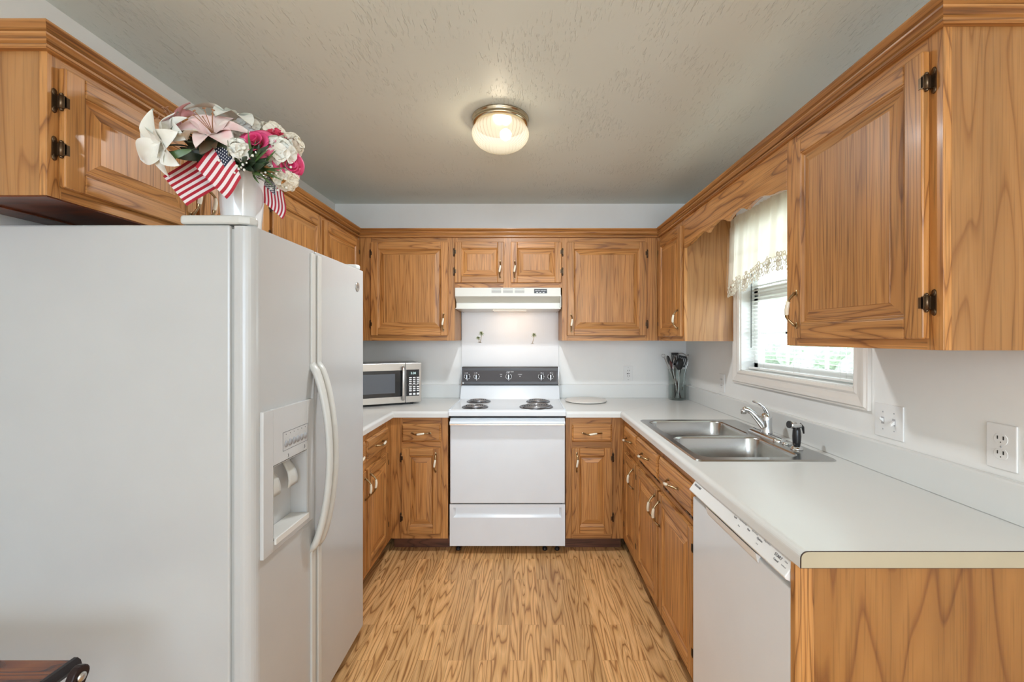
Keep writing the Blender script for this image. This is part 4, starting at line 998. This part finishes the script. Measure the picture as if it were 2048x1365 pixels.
def blade(w, h, slots=0, taper=.75, bend=0, thick=.003):
    def f(m, b, d):
        sd = Vector((1, 0, 0)); sd = (sd - d*sd.dot(d)).normalized()
        def P(u, v): return b + sd*((u-.5)*w*(taper + (1-taper)*v)) + d*(h*v) + Vector((0, -.012*bend*math.sin(v*2), 0))
        if not slots: m.grid(lambda u, v: P(u, v), 6, 6)
        else:
            n = slots*2+1
            for i in range(n):
                for j in range(6):
                    if i % 2 == 1 and 1 <= j <= 4: continue
                    k = m.add([P(i/n, j/6), P((i+1)/n, j/6), P((i+1)/n, (j+1)/6), P(i/n, (j+1)/6)]); m.face([k, k+1, k+2, k+3])
        # give the blade body
        n = len(m.v); fs = list(m.f); off = Vector((0, thick, 0)); m.v += [tuple(Vector(v)+off) for v in m.v[:n]]
        for q in fs: m.face([i+n for i in q][::-1])
        cnt = {}
        for q in fs:
            for a_, b_ in zip(q, q[1:]+q[:1]): cnt[frozenset((tuple(round(c, 5) for c in m.v[a_]), tuple(round(c, 5) for c in m.v[b_])))] = cnt.get(frozenset((tuple(round(c, 5) for c in m.v[a_]), tuple(round(c, 5) for c in m.v[b_]))), 0) + 1
        for q in fs:
            for a_, b_ in zip(q, q[1:]+q[:1]):
                if cnt[frozenset((tuple(round(c, 5) for c in m.v[a_]), tuple(round(c, 5) for c in m.v[b_])))] == 1: m.face([a_, b_, b_+n, a_+n])
    return f
def bowl(r, sz=1.25):
    def f(m, b, d):
        rot = d.to_track_quat('Z', 'Y').to_matrix()
        M = rot @ Matrix.Diagonal((1, .45, sz)).to_3x3()
        m.lathe([(1e-7, -r), (r*.5, -r*.87), (r*.87, -r*.5), (r, 0), (r*.87, r*.5), (r*.5, r*.87), (1e-7, r)], b + d*r*sz*.9, 16, 0, M=M)
    return f
utensil('slotted_turner', 'black slotted turner standing upright at the middle of the jar', (-.012, .02), (-.012, .018, .262), (black_pl, black_pl), blade(.055, .095, 3))
utensil('slotted_turner', 'black slotted turner leaning to the right in the jar', (-.02, .0), (.032, .004, .250), (black_pl, black_pl), blade(.070, .085, 4))
utensil('serving_spoon', 'black serving spoon in front of the turners in the jar', (.0, -.018), (.004, -.030, .232), (white_plas, black_pl), bowl(.036, 1.3))
utensil('spoon', 'dark maroon spoon at the left of the jar', (.022, -.010), (-.040, -.012, .232), (red_pl, red_pl), bowl(.022, 1.7))
utensil('ladle', 'black ladle behind the maroon spoon in the jar', (.02, .02), (-.048, .022, .265), (black_pl, black_pl), bowl(.026, 1.5))
tg = thing('skewer', 'thin steel skewer with looped end leaning left out of the jar', 'utensil', (JXc+.03, JYc+.005, JZ+.012), group='kitchen utensils in the glass jar')
a, b = Vector((JXc+.032, JYc, JZ+.014)), Vector((JXc-.108, JYc-.02, JZ+.325))
obj('rod', MB().tube([a, b], .0024, 6), steel_lt, tg)
d = (b-a).normalized(); s = d.cross(Vector((0, 1, 0))).normalized()
obj('loop', MB().tube([b + d*.012 + (d*math.cos(q) + s*math.sin(q))*.013 for q in [2*PI*i/14 for i in range(14)]], .0026, 6, closed=True), steel_lt, tg)
wr = thing('wire_masher', 'bent steel wire arch rising over the other utensils in the jar', 'utensil', (JXc, JYc, JZ+.012), group='kitchen utensils in the glass jar')
pts = [(JXc-.012, JYc-.036, JZ+.05), (JXc-.038, JYc-.034, JZ+.20), (JXc-.044, JYc-.03, JZ+.26), (JXc-.030, JYc-.024, JZ+.315), (JXc+.004, JYc-.018, JZ+.350), (JXc+.042, JYc-.012, JZ+.352), (JXc+.070, JYc-.008, JZ+.325), (JXc+.078, JYc-.006, JZ+.285), (JXc+.055, JYc-.004, JZ+.20), (JXc+.035, JYc, JZ+.05)]
q = []
for i in range(len(pts)-1):
    p0, p1, p2, p3 = [Vector(pts[max(0, min(len(pts)-1, i+k))]) for k in (-1, 0, 1, 2)]
    for j in range(5):
        t = j/5; q.append(.5*((2*p1) + (p2-p0)*t + (2*p0-5*p1+4*p2-p3)*t*t + (3*p1-p0-3*p2+p3)*t**3))
obj('wire', MB().tube(q, .0034, 8), steel, wr)
obj('wire_tip', MB().tube([(JXc+.072, JYc-.008, JZ+.318), (JXc+.080, JYc-.008, JZ+.345)], [.003, .005], 8), steel, wr)

# ---------------------------------------------------------------- wall plates
def plate(name, label, cat, o, xd, w, h, kind):
    """o: centre on the wall; xd: plate's x direction"""
    xd = Vector(xd); out = Vector((0,0,1)).cross(xd) * -1
    out = xd.cross(Vector((0, 0, 1)))
    Mx = Matrix(((xd.x, out.x*-1, 0), (xd.y, out.y*-1, 0), (0, 0, 1)))   # local x, -out, z
    t = thing(name, label, cat, o)
    def place(mb): mb.v = [tuple(Vector(o) + Mx @ Vector(v)) for v in mb.v]; return mb
    obj('cover', place(MB().box((-w/2, -.005, -h/2), (w/2, 0, h/2))), white_plas, t, bevel=.0022)
    def slot(mb, x, z):
        mb.box((x-.0085, -.0068, z+.000), (x-.0060, -.005, z+.0085)); mb.box((x+.0055, -.0068, z-.0005), (x+.0085, -.005, z+.009))
        mb.lathe([(.0026, 0), (1e-7, .0012)], (x, -.0058, z-.0075), 8, 0, M=Matrix(((1,0,0),(0,0,-1),(0,1,0))))
    if kind == 'duplex':
        for z in (.0195, -.0195):
            pr = []
            for i in range(20):
                a = 2*PI*i/20; pr.append((.0172*math.cos(a), max(-.0135, min(.0135, .0172*math.sin(a))) + z))
            r_ = obj('receptacle', place(MB().prism(pr, 1, -.0062, -.004)), white_plas, t, bevel=.0008)
            m = MB(); slot(m, 0, z); obj('slots', place(m), dark_gap, r_)
        zs = (0,)
    elif kind == 'gfci':
        r_ = obj('receptacle', place(MB().box((-.0165, -.0065, -.0335), (.0165, -.004, .0335))), white_plas, t, bevel=.001)
        m = MB(); slot(m, 0, .019); slot(m, 0, -.023); obj('slots', place(m), dark_gap, r_)
        for x in (-.006, .006): obj('test_button', place(MB().box((x-.0045, -.0078, -.004), (x+.0045, -.006, .002))), black_pl if x < 0 else grey_ink, r_)
        zs = (.048, -.048)
    elif kind == 'switch2':
        for i, x in enumerate((-.023, .023)):
            obj('toggle_slot', place(MB().box((x-.006, -.0058, -.012), (x+.006, -.004, .012))), light_ink, t)
            sg = 1 if i == 0 else -1
            obj('toggle', place(MB().hexa([(x-.0045, -.005, -.006), (x+.0045, -.005, -.006), (x+.0045, -.005, .006), (x-.0045, -.005, .006), (x-.0038, -.019, sg*.009-.004), (x+.0038, -.019, sg*.009-.004), (x+.0038, -.019, sg*.009+.004), (x-.0038, -.019, sg*.009+.004)])), white_plas, t)
            for z in (.030, -.030): obj('screw', place(MB().lathe([(.0028, 0), (1e-7, .001)], (x, -.005, z), 8, 0, M=Matrix(((1,0,0),(0,0,-1),(0,1,0))))), light_ink, t)
        zs = ()
    for z in zs: obj('screw', place(MB().lathe([(.0028, 0), (1e-7, .0012)], (0, -.0052, z), 8, 0, M=Matrix(((1,0,0),(0,0,-1),(0,1,0))))), light_ink, t)
    return t
plate('outlet', 'white outlet on the back wall between the range and the utensil jar', 'outlet', (.810, YW, 1.105), (1, 0, 0), .073, .117, 'gfci')
plate('outlet', 'small white outlet on the right wall just left of the window', 'outlet', (XR, 2.770, 1.097), (0, -1, 0), .073, .117, 'duplex')
plate('light_switch', 'white double light switch on the right wall below the near cabinet', 'switch', (XR, 1.500, 1.098), (0, -1, 0), .118, .117, 'switch2')
plate('outlet', 'white duplex outlet at the far right above the backsplash', 'outlet', (XR, 1.145, 1.100), (0, -1, 0), .074, .120, 'duplex')

# ---------------------------------------------------------------- ceiling lamp
LX, LY = -.118, 2.08
cl = thing('ceiling_light', 'round ribbed glass ceiling light, lit', 'ceiling light', (LX, LY, H))
obj('canopy', MB().lathe([(.136, H), (.136, H-.006), (.131, H-.010), (.131, H-.020), (.134, H-.023), (.134, H-.028), (.128, H-.034), (.118, H-.038)], (LX, LY, 0), 56), lamp_metal, cl)
gp = [(.112, H-.036), (.122, H-.040), (.130, H-.050), (.1345, H-.066), (.134, H-.082), (.126, H-.102), (.110, H-.120), (.086, H-.135), (.058, H-.145), (.03, H-.150), (1e-7, H-.151)]
fi = MB().lathe(gp, (LX, LY, 0), 192, rfun=lambda t, z: 1 + (.028*math.sin(t*44) if H-.142 < z < H-.052 else .002*math.sin(t*48)))
obj('globe', fi, lamp_glass, cl)
obj('bulb', MB().sphere((LX+.025, LY, H-.075), .028, 14), bulb_mat, cl)
pl_ = bpy.data.lights.new('ceiling_bulb', 'POINT'); pl_.energy = 4.5; pl_.color = (1, .85, .64); pl_.shadow_soft_size = .03
po = bpy.data.objects.new('ceiling_bulb', pl_); COL.objects.link(po); po.location = (LX, LY, H-.085)

# ---------------------------------------------------------------- window blind and cutwork curtain
bl = thing('window_blind', 'white mini blind lowered inside the window frame', 'blind', (1.315, 2.095, WZ1))
BX = 1.315; by0, by1 = WY0+.012, WY1-.012
obj('headrail', MB().box((BX-.013, by0, WZ1-.032), (BX+.013, by1, WZ1-.007)), sash_mat, bl, bevel=.002)
sl = None; z = WZ1-.05; i = 0
slat_white = plain('white_blind_slat', (.82, .81, .77), .35)
while z > WZ0+.035:
    m = MB(); th = R(12)
    m.grid(lambda u, v: (BX + (v-.5)*.025*math.cos(th), by0 + (by1-by0)*u, z + (v-.5)*.025*math.sin(th)*-1 + .0022*math.sin(PI*v)), 2, 4)
    obj('slat', m, slat_white, bl); z -= .0215; i += 1
obj('bottom_rail', MB().box((BX-.012, by0, WZ0+.012), (BX+.012, by1, WZ0+.024)), sash_mat, bl, bevel=.003)
for y in (by0+.12, (by0+by1)/2, by1-.12):
    obj('ladder_cord', MB().tube([(BX-.013, y, WZ1-.03), (BX-.013, y, WZ0+.02)], .0009, 5).tube([(BX+.013, y, WZ1-.03), (BX+.013, y, WZ0+.02)], .0009, 5), slat_white, bl)
obj('wand', MB().tube([(BX-.02, by1-.05, WZ1-.03), (BX-.022, by1-.05, WZ1-.70)], .0035, 6), glass_mat('clear_wand', (.55, .56, .56), .4), bl)
CY0, CY1 = 1.60, 2.578
cu = thing('curtain', 'short cream cutwork curtain gathered on a rod over the window', 'curtain', (1.225, 2.09, 2.08))
def cbot(y):
    t = abs((y - (CY0+CY1)/2) / ((CY1-CY0)/2))
    return 1.775 - .065*min(1, max(0, (t-.05)/.55))**1.4 - .02*max(0, (t-.7)/.3) + .004*math.sin(y*70)
def cx(y, v):
    return 1.222 + (.010*math.sin(y*58 + 1.8*math.sin(y*9)) + .0035*math.sin(y*117+.7)) * (.55 + .6*v) - .012*v
m = MB(); m.grid(lambda u, v: (cx(CY0+(CY1-CY0)*u, v) + (.006*math.sin((CY0+(CY1-CY0)*u)*230) if v < .12 else 0), CY0+(CY1-CY0)*u, 2.088 + (cbot(CY0+(CY1-CY0)*u)-2.088)*v), 220, 22)
cpan = obj('panel', m, curtain_mat, cu)
lm = MB(); rn = random.Random(5)
def ring(y, z, r, sx=1.0):
    n = 10; lm.tube([(cx(y, 1)-.002, y + r*math.cos(2*PI*i/n)*sx, z + r*math.sin(2*PI*i/n)) for i in range(n)], .0021, 5, closed=True)
y = CY0+.01
while y < CY1-.005:
    zb = cbot(y)
    ring(y, zb-.006, rn.uniform(.011, .016)); ring(y+rn.uniform(-.006, .006), zb-.030, rn.uniform(.010, .014), .8)
    ring(y+.008, zb-.050-rn.uniform(0, .006), rn.uniform(.007, .011), .7)
    if rn.random() < .55: ring(y, zb+.016, rn.uniform(.006, .010))
    for k in range(3):
        a = rn.uniform(0, 6.28); lm.tube([(cx(y, 1)-.002, y, zb-.02), (cx(y, 1)-.003, y+.02*math.cos(a), zb-.02+.02*math.sin(a))], .0019, 4)
    y += .0145
obj('cutwork_lace', lm, plain('cream_lace_thread', (.80, .75, .63), .8), cpan)
obj('rod', MB().tube([(1.24, CY0-.02, 2.075), (1.24, CY1+.005, 2.075)], .006, 8), sash_mat, cu)

# ---------------------------------------------------------------- folding side table at the lower left
tb = thing('folding_table', 'dark glossy red-brown wooden table at the lower left', 'table', (-1.30, .80, 0))
TZ = .652
obj('table_top', MB().box((-1.62, .62, TZ-.018), (-1.035, .990, TZ)), table_mat, tb, bevel=.003)
obj('edge_rail', MB().tube([(-1.028, .60, TZ-.008), (-1.028, .990, TZ-.008)], .014, 10), table_dark, tb)
lg = [(.560, .02), (.600, .02), (.985, TZ-.06)]
def rounded_leg(x0, ya, za, yb, zb, w=.036):
    d = Vector((yb-ya, zb-za)).normalized(); s = Vector((-d.y, d.x)); p = []
    p += [(ya - s.x*w/2, za - s.y*w/2), (ya + s.x*w/2, za + s.y*w/2)]
    for i in range(9):
        a = PI*i/8; q = Vector((yb, zb)) + s*(w/2)*math.cos(a) + d*(w/2)*math.sin(a); p.append((q.x, q.y))
    m = MB().prism(p, 0, x0, x0+.018); return m
l1 = obj('leg', rounded_leg(-.998, .60, 0.012, .958, TZ-.008), table_dark, tb, bevel=.003)
obj('bolt', MB().lathe([(.010, 0), (.010, .003), (.006, .006), (1e-7, .0065)], (-.980, .955, TZ-.012), 14, 0, axis=0), steel_lt, l1)
obj('leg', rounded_leg(-1.060, .97, 0.012, .62, TZ-.05), table_dark, tb, bevel=.003)
obj('leg', rounded_leg(-1.600, .60, 0.012, .958, TZ-.02), table_dark, tb, bevel=.003)
obj('leg', rounded_leg(-1.578, .97, 0.012, .62, TZ-.05), table_dark, tb, bevel=.003)
# ---------------------------------------------------------------- white vase, flags and silk flowers on the refrigerator
VX, VY, VB, VR = -.890, 1.360, 1.702, 1.900
vs = MB(); vf = lambda t, z: 1 + .012*math.sin(t*12)
vs.lathe([(1e-7, VB), (.048, VB), (.052, VB+.006), (.054, VB+.05), (.060, VB+.12), (.066, VB+.18), (.071, VR-.006), (.073, VR), (.0705, VR+.001), (.066, VR-.012), (.056, VB+.12), (.048, VB+.02), (1e-7, VB+.012)], (VX, VY, 0), 48, rfun=vf)
tag(obj('vase', vs, vase_mat), 'white fluted vase on top of the refrigerator full of flowers and flags', 'vase')
IN = Vector((VX, VY, VB+.06))
def stem_to(parent, p, k=.3, r=.0022, mat=None):
    p = Vector(p); rim = Vector((VX + (p.x-VX)*k, VY + (p.y-VY)*k, VR-.01))
    h = math.hypot(rim.x-VX, rim.y-VY)
    if h > .055: rim.x = VX + (rim.x-VX)*.055/h; rim.y = VY + (rim.y-VY)*.055/h
    pts = []
    for i in range(9):
        t = i/8; a = p.lerp(rim, t); a.z += .03*math.sin(PI*t); pts.append(a)
    pts.append(IN + (rim-IN)*.3)
    obj('stem', MB().tube(pts, r, 6), mat or leaf_dk, parent)
def rotm(facing, roll=0):
    return (Vector(facing).to_track_quat('Z', 'Y').to_matrix() @ Matrix.Rotation(roll, 3, 'Z'))
def lily(name, label, p, facing, Lp, mat, roll=0, open_=1.0, stamens=True, seed=0):
    rn = random.Random(seed); t = thing(name, label, 'flower', p, group='silk flowers in the white vase')
    Mr = rotm(facing, roll); P = Vector(p)
    for k in range(6):
        th = k*PI/3 + rn.uniform(-.12, .12); le = Lp*rn.uniform(.92, 1.08); wd = le*(.36 if k % 2 else .28); rec = rn.uniform(.8, 1.3)
        ca, sa = math.cos(th), math.sin(th)
        def fn(u, v, ca=ca, sa=sa, le=le, wd=wd, rec=rec):
            rho = le*(.05 + .16*v + .80*open_*v**1.7); h = le*(.75*v - (.62*rec*open_)*v**2.7)
            w = wd*(math.sin(PI*min(1, .12 + .88*v)**1.15)**.75 if v < 1 else 0); uu = u*2-1
            x = rho; y = uu*w; z = h + .35*wd*uu*uu*(1-.5*v) + .05*wd*math.sin(9*v + 3*uu)
            return P + Mr @ Vector((x*ca - y*sa, x*sa + y*ca, z))
        m = MB(); m.grid(fn, 6, 12); obj('petal', m, mat, t)
    if stamens:
        m = MB()
        for k in range(6):
            a = k*PI/3 + .5; q = []
            for i in range(7): v = i/6; q.append(P + Mr @ Vector((Lp*.28*v**1.5*math.cos(a), Lp*.28*v**1.5*math.sin(a), Lp*.75*v)))
            m.tube(q, .0011, 5); m.tube([q[-1] - (q[-1]-q[-2]).normalized().cross(Vector((0,1,0)))*.005, q[-1] + (q[-1]-q[-2]).normalized().cross(Vector((0,1,0)))*.005], .0019, 5)
        obj('stamens', m, stamen_mat, t)
    stem_to(t, P - Vector(facing).normalized()*.004); return t
def rose(name, label, p, facing, r, mat, seed=0, core=None):
    rn = random.Random(seed); t = thing(name, label, 'flower', p, group='silk flowers in the white vase'); P = Vector(p)
    Mr = rotm(facing)
    for layer, (n, rr, hh, fl, span) in enumerate(((5, .95, .50, .52, 1.35), (5, .66, .80, .34, 1.3), (4, .42, 1.0, .20, 1.4), (3, .22, 1.10, .10, 1.7))):
        for k in range(n):
            th = 2*PI*k/n + layer*.6 + rn.uniform(-.15, .15); sp = span*2*PI/n*.52; lift = rn.uniform(.92, 1.08)
            def fn(u, v, th=th, sp=sp, lift=lift):
                a = th + (u*2-1)*sp*(.55+.45*math.sin(PI*min(1, v*.75+.15)))
                rad = r*rr*(.25 + .75*math.sin(v*1.45)) + r*fl*v**4
                z = r*hh*(1.15*v*lift - .35*v**5*fl) - r*.4 - .10*r*(u*2-1)**2*v
                return P + Mr @ Vector((rad*math.cos(a), rad*math.sin(a), z))
            m = MB(); m.grid(fn, 8, 8); obj('petal', m, (core or mat) if layer % 2 else mat, t, solid=.0008)
    m = MB().sphere(P + Mr @ Vector((0, 0, r*.25)), r*.2, 10); obj('bud', m, mat, t)
    m = MB()
    for k in range(5):
        a = 2*PI*k/5
        m.grid(lambda u, v, a=a: P + Mr @ Vector(((r*.2+r*.7*v)*math.cos(a) - (u-.5)*r*.35*(1-v)*math.sin(a), (r*.2+r*.7*v)*math.sin(a) + (u-.5)*r*.35*(1-v)*math.cos(a), -r*.48 + r*.12*v)), 2, 4)
    obj('sepals', m, leaf_dk, t)
    stem_to(t, P - Vector(facing).normalized()*r*.4); return t
def cluster(name, label, p, facing, rad, n, bl_r, mat, seed=0, pet=5):
    rn = random.Random(seed); t = thing(name, label, 'flower', p, group='silk flowers in the white vase'); P = Vector(p); Mr = rotm(facing)
    for k in range(n):
        ga = k*2.39996; zc = 1 - (k+.5)/n*.95; rr = math.sqrt(max(0, 1-zc*zc))
        nn = Mr @ Vector((rr*math.cos(ga), rr*math.sin(ga), zc)); c = P + nn*rad*rn.uniform(.85, 1.05); M2 = rotm(nn, rn.uniform(0, 6))
        m = MB(); br = bl_r*rn.uniform(.85, 1.15)
        for q in range(pet):
            a = 2*PI*q/pet
            def fn(u, v, a=a):
                w = br*.62*math.sin(PI*min(.97, .1+.8*v))**.6; uu = u*2-1; x = br*(.08+.95*v) - .12*br*uu*uu*v
                return c + M2 @ Vector((x*math.cos(a) - uu*w*math.sin(a), x*math.sin(a) + uu*w*math.cos(a), br*(.35*v - .28*v*v + .14*uu*uu)))
            m.grid(fn, 4, 5)
        m.sphere(c + M2 @ Vector((0,0,br*.06)), br*.12, 6)
        obj('blossom', m, mat, t)
    stem_to(t, P - Vector(facing).normalized()*.002); return t
lily('pink_lily', 'large pale pink lily facing forward at the middle of the bouquet', (-.893, 1.245, 1.965), (.10, -.75, .62), .094, pet_pink, .3, 1.0, True, 1)
lily('pink_lily', 'dusky pink lily at the upper left of the bouquet', (-1.010, 1.275, 2.000), (-.55, -.45, .55), .082, pet_rose, .9, .85, True, 2)
lily('white_lily', 'white lily topping the bouquet with drooping petals', (-.905, 1.335, 2.055), (.18, -.30, .95), .095, pet_white, .1, 1.1, False, 3)
lily('white_lily', 'white lily at the left edge of the bouquet above the drooping one', (-.995, 1.225, 1.955), (-.40, -.90, .30), .084, pet_white, .6, 1.0, False, 4)
lily('white_lily', 'drooping white lily lowest on the left of the bouquet', (-1.000, 1.205, 1.925), (-.35, -.80, -.40), .090, pet_white, .2, .95, False, 5)
lily('white_lily', 'small white trumpet lily just left of the large pink lily', (-.935, 1.195, 1.935), (-.10, -.50, .85), .055, pet_cream, .0, .7, False, 6)
cluster('hydrangea', 'round white hydrangea head behind the large pink lily', (-.874, 1.365, 2.035), (.1, -.6, .8), .045, 16, .020, pet_white, 1)
cluster('cream_blossom', 'cream blossom spray behind the pink roses', (-.812, 1.385, 2.035), (.3, -.6, .7), .036, 10, .022, pet_cream, 2)
cluster('white_carnation', 'small white starry blossom left of the hot pink rose', (-.815, 1.235, 1.925), (0, -.95, .3), .022, 8, .022, pet_white, 3)
cluster('white_blossom', 'white blossom cluster right of the hot pink rose', (-.738, 1.300, 1.950), (.45, -.8, .2), .036, 11, .024, pet_white, 4, 4)
cluster('cream_blossom', 'cream blossom at the right edge of the bouquet', (-.742, 1.370, 1.995), (.7, -.4, .4), .030, 8, .022, pet_cream, 5)
cluster('cream_blossom', 'low cream blossom at the lower right of the bouquet', (-.735, 1.330, 1.875), (.6, -.6, -.1), .028, 8, .020, pet_cream, 6)
rose('pink_rose', 'open hot pink rose facing forward on the right of the bouquet', (-.783, 1.262, 1.952), (.12, -.92, .38), .038, pet_hot, 1, pet_deep)
rose('pink_rose', 'hot pink rose hanging at the far right of the bouquet', (-.722, 1.320, 1.918), (.75, -.55, -.25), .032, pet_hot, 2, pet_deep)
rose('red_rose', 'crimson rosebud behind the open pink rose', (-.762, 1.325, 2.003), (.45, -.45, .75), .028, pet_red, 3)
rose('red_rose', 'small crimson rosebud left of the open pink rose', (-.822, 1.290, 1.970), (-.3, -.6, .7), .020, pet_red, 4)
# baby's breath
def breath(label, p, seed, n=34, r=.045):
    rn = random.Random(seed); t = thing('babys_breath', label, 'flower', p, group='silk flowers in the white vase'); P = Vector(p); m = MB(); b = MB()
    root = P.lerp(Vector((VX, VY, VR)), .7)
    for k in range(n):
        e = P + Vector((rn.gauss(0, r*.55), rn.gauss(0, r*.4), rn.gauss(0, r*.55))); m.tube([root, root.lerp(e, .6) + Vector((0, 0, .006)), e], .0007, 4); b.sphere(e, rn.uniform(.0028, .0045), 6)
    obj('twigs', m, leaf_md, t); f = obj('florets', b, pet_white, t); f['kind'] = 'stuff'; stem_to(t, root + Vector((0, 0, .005)), .5, .0015)
breath("sprig of tiny white baby's breath hanging at the vase rim on the right", (-.752, 1.300, 1.885), 1)
breath("sprig of tiny white baby's breath below the white starry blossom", (-.805, 1.225, 1.895), 2, 18, .03)
# leaves
def leaf_spray(label, leaves, mat, seed):
    """leaves: (root point, tip point, width)"""
    rn = random.Random(seed); a0 = Vector(leaves[0][0]); t = thing('leaf_spray', label, 'leaves', a0, group='leaf sprays in the white vase')
    for a, b, w in leaves:
        a, b = Vector(a), Vector(b); d = (b-a); s = d.cross(Vector((0, 1, .3))).normalized(); nn = s.cross(d).normalized()
        if nn.y > 0: nn = -nn
        def fn(u, v):
            ww = w*.5*math.sin(PI*min(.985, .06+.93*v))**.8; uu = u*2-1
            return a + d*v + s*uu*ww + nn*(.25*w*(1-uu*uu)*.3 + .10*d.length*math.sin(PI*v)) + nn*.18*ww*abs(uu)
        m = MB(); m.grid(fn, 4, 9); obj('leaf', m, mat, t)
    stem_to(t, a0, .6, .0018)
def around(c, n, seed, rmin, rmax, w, up=(-.3, .9), yb=-.06):
    rn = random.Random(seed); out = []
    for k in range(n):
        a = rn.uniform(*up) * PI; L_ = rn.uniform(rmin, rmax); root = Vector(c) + Vector((rn.uniform(-.015, .015), rn.uniform(-.01, .01), rn.uniform(-.01, .01)))
        out.append((root, root + Vector((L_*math.cos(a), yb*rn.uniform(.3, 1.1), L_*math.sin(a))), w*rn.uniform(.7, 1.3)))
    return out
leaf_spray('dark green leaves in the centre of the bouquet above the vase rim', around((-.855, 1.300, 1.905), 16, 1, .05, .09, .024, (-.05, 1.05)), leaf_dk, 1)
leaf_spray('dark green leaves on the right of the bouquet below the roses', around((-.815, 1.280, 1.895), 18, 2, .045, .085, .020, (-.25, .8)), leaf_dk, 2)
leaf_spray('dark leaves on the left of the bouquet behind the flags', around((-.925, 1.290, 1.925), 14, 3, .05, .09, .026, (.1, 1.1)), leaf_dk, 3)
leaf_spray('narrow grassy leaves at the lower right of the bouquet', around((-.800, 1.285, 1.890), 16, 4, .05, .10, .007, (-.35, .5)), leaf_md, 4)
leaf_spray('two rounded green leaves hanging over the vase rim', [((-.835, 1.270, 1.905), (-.872, 1.245, 1.888), .022), ((-.835, 1.268, 1.900), (-.822, 1.240, 1.858), .024), ((-.832, 1.268, 1.905), (-.800, 1.238, 1.895), .016)], leaf_md, 5)
leaf_spray('pointed green leaf lying across the left flag', [((-.930, 1.205, 1.912), (-1.000, 1.195, 1.878), .020)], leaf_md, 6)
leaf_spray('brownish green leaf below the large pink lily', [((-.880, 1.225, 1.945), (-.905, 1.205, 1.900), .030), ((-.872, 1.225, 1.945), (-.862, 1.205, 1.915), .024)], petal_mat('bronze_leaf', (.10, .06, .03), (.07, .06, .03)), 7)
# hand flags
def flag(label, A, B, C, D, ripple, seed):
    A, B, C, D = map(Vector, (A, B, C, D)); rn = random.Random(seed); ph = rn.uniform(0, 3)
    nrm = (B-A).cross(D-A).normalized()
    if nrm.y > 0: nrm = -nrm
    t = thing('hand_flag', label, 'flag', A, group='small flags in the white vase')
    def S(u, v, off=0):
        p = A.lerp(B, u).lerp(D.lerp(C, u), v)
        return p + nrm*(ripple*math.sin(PI*(1.1*u + .5*v) + ph) + off)
    NU = 20
    m = MB(); m.grid(lambda u, v: S(u, v), NU, 26, matf=lambda i, j: 2 if (i < NU*.4 and j < 14) else (0 if (j//2) % 2 == 0 else 1))
    c = obj('cloth', m, [flag_red, flag_white, flag_blue], t)
    s = MB(); su, sv = .4/12, (7/13)/10; W_, H_ = (B-A).length, (D-A).length
    for r_ in range(9):
        for q in range(11):
            if (r_ + q) % 2: continue
            u0, v0 = su*(q+1), sv*(r_+1); ids = []
            for off in (.0007, -.0007):
                pts = []
                for k in range(10):
                    a = PI/2 + k*PI/5; rr = .0029 if k % 2 == 0 else .0014
                    pts.append(S(u0 + rr*math.cos(a)/W_, v0 + rr*math.sin(a)/H_, off))
                n = s.add(pts); s.face(range(n, n+10))
    obj('stars', s, white_ink, c)
    q = A + nrm*-.004; h = Vector((q.x-VX, q.y-VY, 0)); h = h.normalized()*.052; rim = Vector((VX+h.x, VY+h.y, VR+.002))
    obj('pole', MB().tube([q + (q-rim).normalized()*.012, q, rim, IN], .0022, 8), dowel, t)
flag('front striped flag draped over the vase', (-.862, 1.245, 1.975), (-.929, 1.215, 1.872), (-.830, 1.200, 1.776), (-.811, 1.240, 1.844), .007, 1)
flag('left striped flag partly behind the front flag', (-.943, 1.300, 1.975), (-1.055, 1.260, 1.860), (-.974, 1.250, 1.767), (-.865, 1.285, 1.870), .005, 2)
flag('right striped flag hanging behind the vase', (-.800, 1.362, 1.898), (-.838, 1.372, 1.821), (-.769, 1.362, 1.764), (-.736, 1.335, 1.831), .012, 3)
